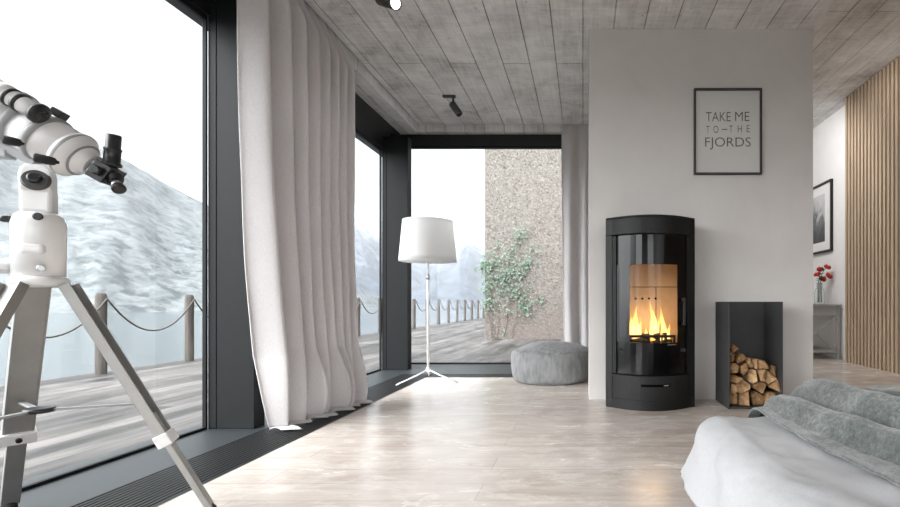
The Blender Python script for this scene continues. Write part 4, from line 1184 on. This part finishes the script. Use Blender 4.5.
# diagonal prism and eyepieces
DG = RP - AX*.082
fr_ = -AX
k = MB()
k.bar(RP-AX*.048, RP-AX*.062, .04, .038, up=UP); k.build('diagonal_adapter', MAT['steel'], ot, .004)
k = MB(); k.bar(RP-AX*.062, RP-AX*.104, .064, .05, up=UP); dg_ = k.build('diagonal_box', MAT['black_plastic'], ot, .003)
k = MB()
ep = DG + UP*.023; ed = (Vector((0, 0, 1))*.96 + UP*.25 + SD*.1).normalized()
k.lathe([(.022, 0), (.022, .009), (.018, .011), (.018, .042), (.0195, .044), (.0195, .048), (.0165, .05), (.0165, .084), (.0145, .086), (.014, .083)], ep, ed, 28); k.build('eyepiece', MAT['black_plastic'], dg_)
k = MB(); e2 = RP - AX*.104 + SD*.004; 
ed2 = (fr_*.82 - UP*.28 + SD*.5).normalized()
k.lathe([(.021, -.006), (.021, .008), (.012, .01), (.012, .018)], e2, ed2, 24); k.build('eyepiece_socket', MAT['black_plastic'], dg_)
k = MB(); k.lathe([(.0112, .016), (.0112, .042)], e2, ed2, 24); k.build('silver_eyepiece', MAT['steel'], dg_)
k = MB(); k.lathe([(.0114, .042), (.0155, .044), (.0155, .053), (.011, .055)], e2, ed2, 24); k.build('eyepiece_rim', MAT['black_plastic'], dg_)
k = MB()
for (c_, d_) in ((RP-AX*.084+SD*.0315, SD), (RP-AX*.055-SD*.021, -SD)):
    k = MB(); k.lathe([(.006, 0), (.006, .005), (.0125, .006), (.0125, .014), (.009, .016)], c_, d_, 18)
    k.build('thumb_screw', MAT['black_plastic'], dg_)
# finder scope
fo = (UP*.62 + SD*.78).normalized(); FP = RP + AX*.062 + fo*(TR+.028)
k = MB(); k.lathe([(.018, .016), (.018, .035), (.021, .04), (.021, .078), (.025, .082), (.025, .10), (.021, .101)], FP, AX, 28); fs = k.build('finder_scope', MAT['scope_white'], ot)
k = MB(); k.lathe([(.016, .0), (.0245, .002), (.0265, .005), (.0265, .012), (.019, .018)], FP, AX, 32); k.build('finder_eyecup', MAT['black_plastic'], fs)
k = MB(); k.lathe([(.0155, -.0005), (.011, -.001), (.0, -.001)], FP, AX, 24, caps=False); k.build('finder_lens', MAT['lens_black'], fs)
k = MB(); k.lathe([(.0212, .045), (.025, .047), (.025, .055), (.0212, .057)], FP, AX, 28, caps=False); k.lathe([(.0212, .068), (.0245, .070), (.0245, .076), (.0212, .078)], FP, AX, 28, caps=False); k.build('finder_ring', MAT['black_plastic'], fs)
k = MB(); fb_ = FP + AX*.065 - fo*.024; k.bar(fb_, fb_+fo*.008, .022, .04, up=AX); k.build('finder_foot', MAT['scope_white'], fs)
rd = RP + AX*.085 + UP*(TR+.013) - SD*.004
k = MB(); k.bar(rd-AX*.010, rd+AX*.018, .028, .02, up=UP); k.build('finder_bracket', MAT['black_plastic'], ot, .002)

# ------------------------------------------------------------------ sky, sun-side glow of the overcast, camera
w = bpy.data.worlds.new('overcast_sky'); scene.world = w; w.use_nodes = True
nt = NT(w); bg = nt.n['Background']
tc = nt.n.new('ShaderNodeTexCoord'); sx = nt.n.new('ShaderNodeSeparateXYZ'); nt.link(tc.outputs['Generated'], sx.inputs[0])
mp = nt.n.new('ShaderNodeMapping'); nt.link(tc.outputs['Generated'], mp.inputs[0]); mp.inputs['Scale'].default_value = (1, 1, 2.4)
cl = nt.noise(mp.outputs[0], 3.2, 7, .6, .5)
el = nt.ramp(sx.outputs[2], [(0, g(.30)), (.12, g(.36)), (.35, g(.62)), (1, g(1))])
c = nt.ramp(cl, [(.36, (.64, .68, .72, 1)), (.52, (.92, .935, .95, 1)), (.7, (1.0, 1.0, 1.0, 1))])
c = nt.mix(1, c, el, 'MULTIPLY')
# the overcast is brightest around the veiled sun, behind and to the left of the viewer
dv_ = nt.n.new('ShaderNodeVectorMath'); dv_.operation = 'DOT_PRODUCT'; nt.link(tc.outputs['Generated'], dv_.inputs[0])
dv_.inputs[1].default_value = Vector((-.42, -.85, .3)).normalized()
glow = nt.ramp(nt.math('ADD', nt.math('MULTIPLY', dv_.outputs['Value'], .5), .5), [(.45, g(.10)), (.62, g(.42)), (.8, g(.95)), (1, g(1))])
c = nt.mix(1, c, glow, 'MULTIPLY')
nt.link(c, bg.inputs[0]); bg.inputs[1].default_value = 10

sun = bpy.data.lights.new('bright_overcast', 'SUN'); sun.energy = 1.2; sun.angle = R(50); sun.color = (1, .985, .97)
so = bpy.data.objects.new('bright_overcast', sun); COL.objects.link(so); so.location = (-10, -8, 8)
so.rotation_euler = Vector((.72, .64, -.30)).to_track_quat('-Z', 'Y').to_euler()
cam = bpy.data.cameras.new('camera'); co = bpy.data.objects.new('camera', cam); COL.objects.link(co); scene.camera = co
co.location = (0, 0, EYE); co.rotation_euler = (R(90), 0, 0)
cam.sensor_width = 36; cam.sensor_fit = 'HORIZONTAL'; cam.lens = F/900*36
cam.shift_x = (450-CX)/900; cam.shift_y = (CY-253.5)/900
cam.clip_start = .02; cam.clip_end = 6000
scene.view_settings.view_transform = 'Standard'; scene.view_settings.look = 'None'
scene.view_settings.exposure = 0.85; scene.view_settings.gamma = 1; scene.view_settings.use_curve_mapping = False
scene.cycles.max_bounces = 10; scene.cycles.diffuse_bounces = 6; scene.cycles.glossy_bounces = 4; scene.cycles.transmission_bounces = 6
scene.cycles.transparent_max_bounces = 24; scene.cycles.volume_bounces = 2
scene.cycles.sample_clamp_indirect = 6; scene.cycles.caustics_reflective = False; scene.cycles.caustics_refractive = False
scene.cycles.use_denoising = True
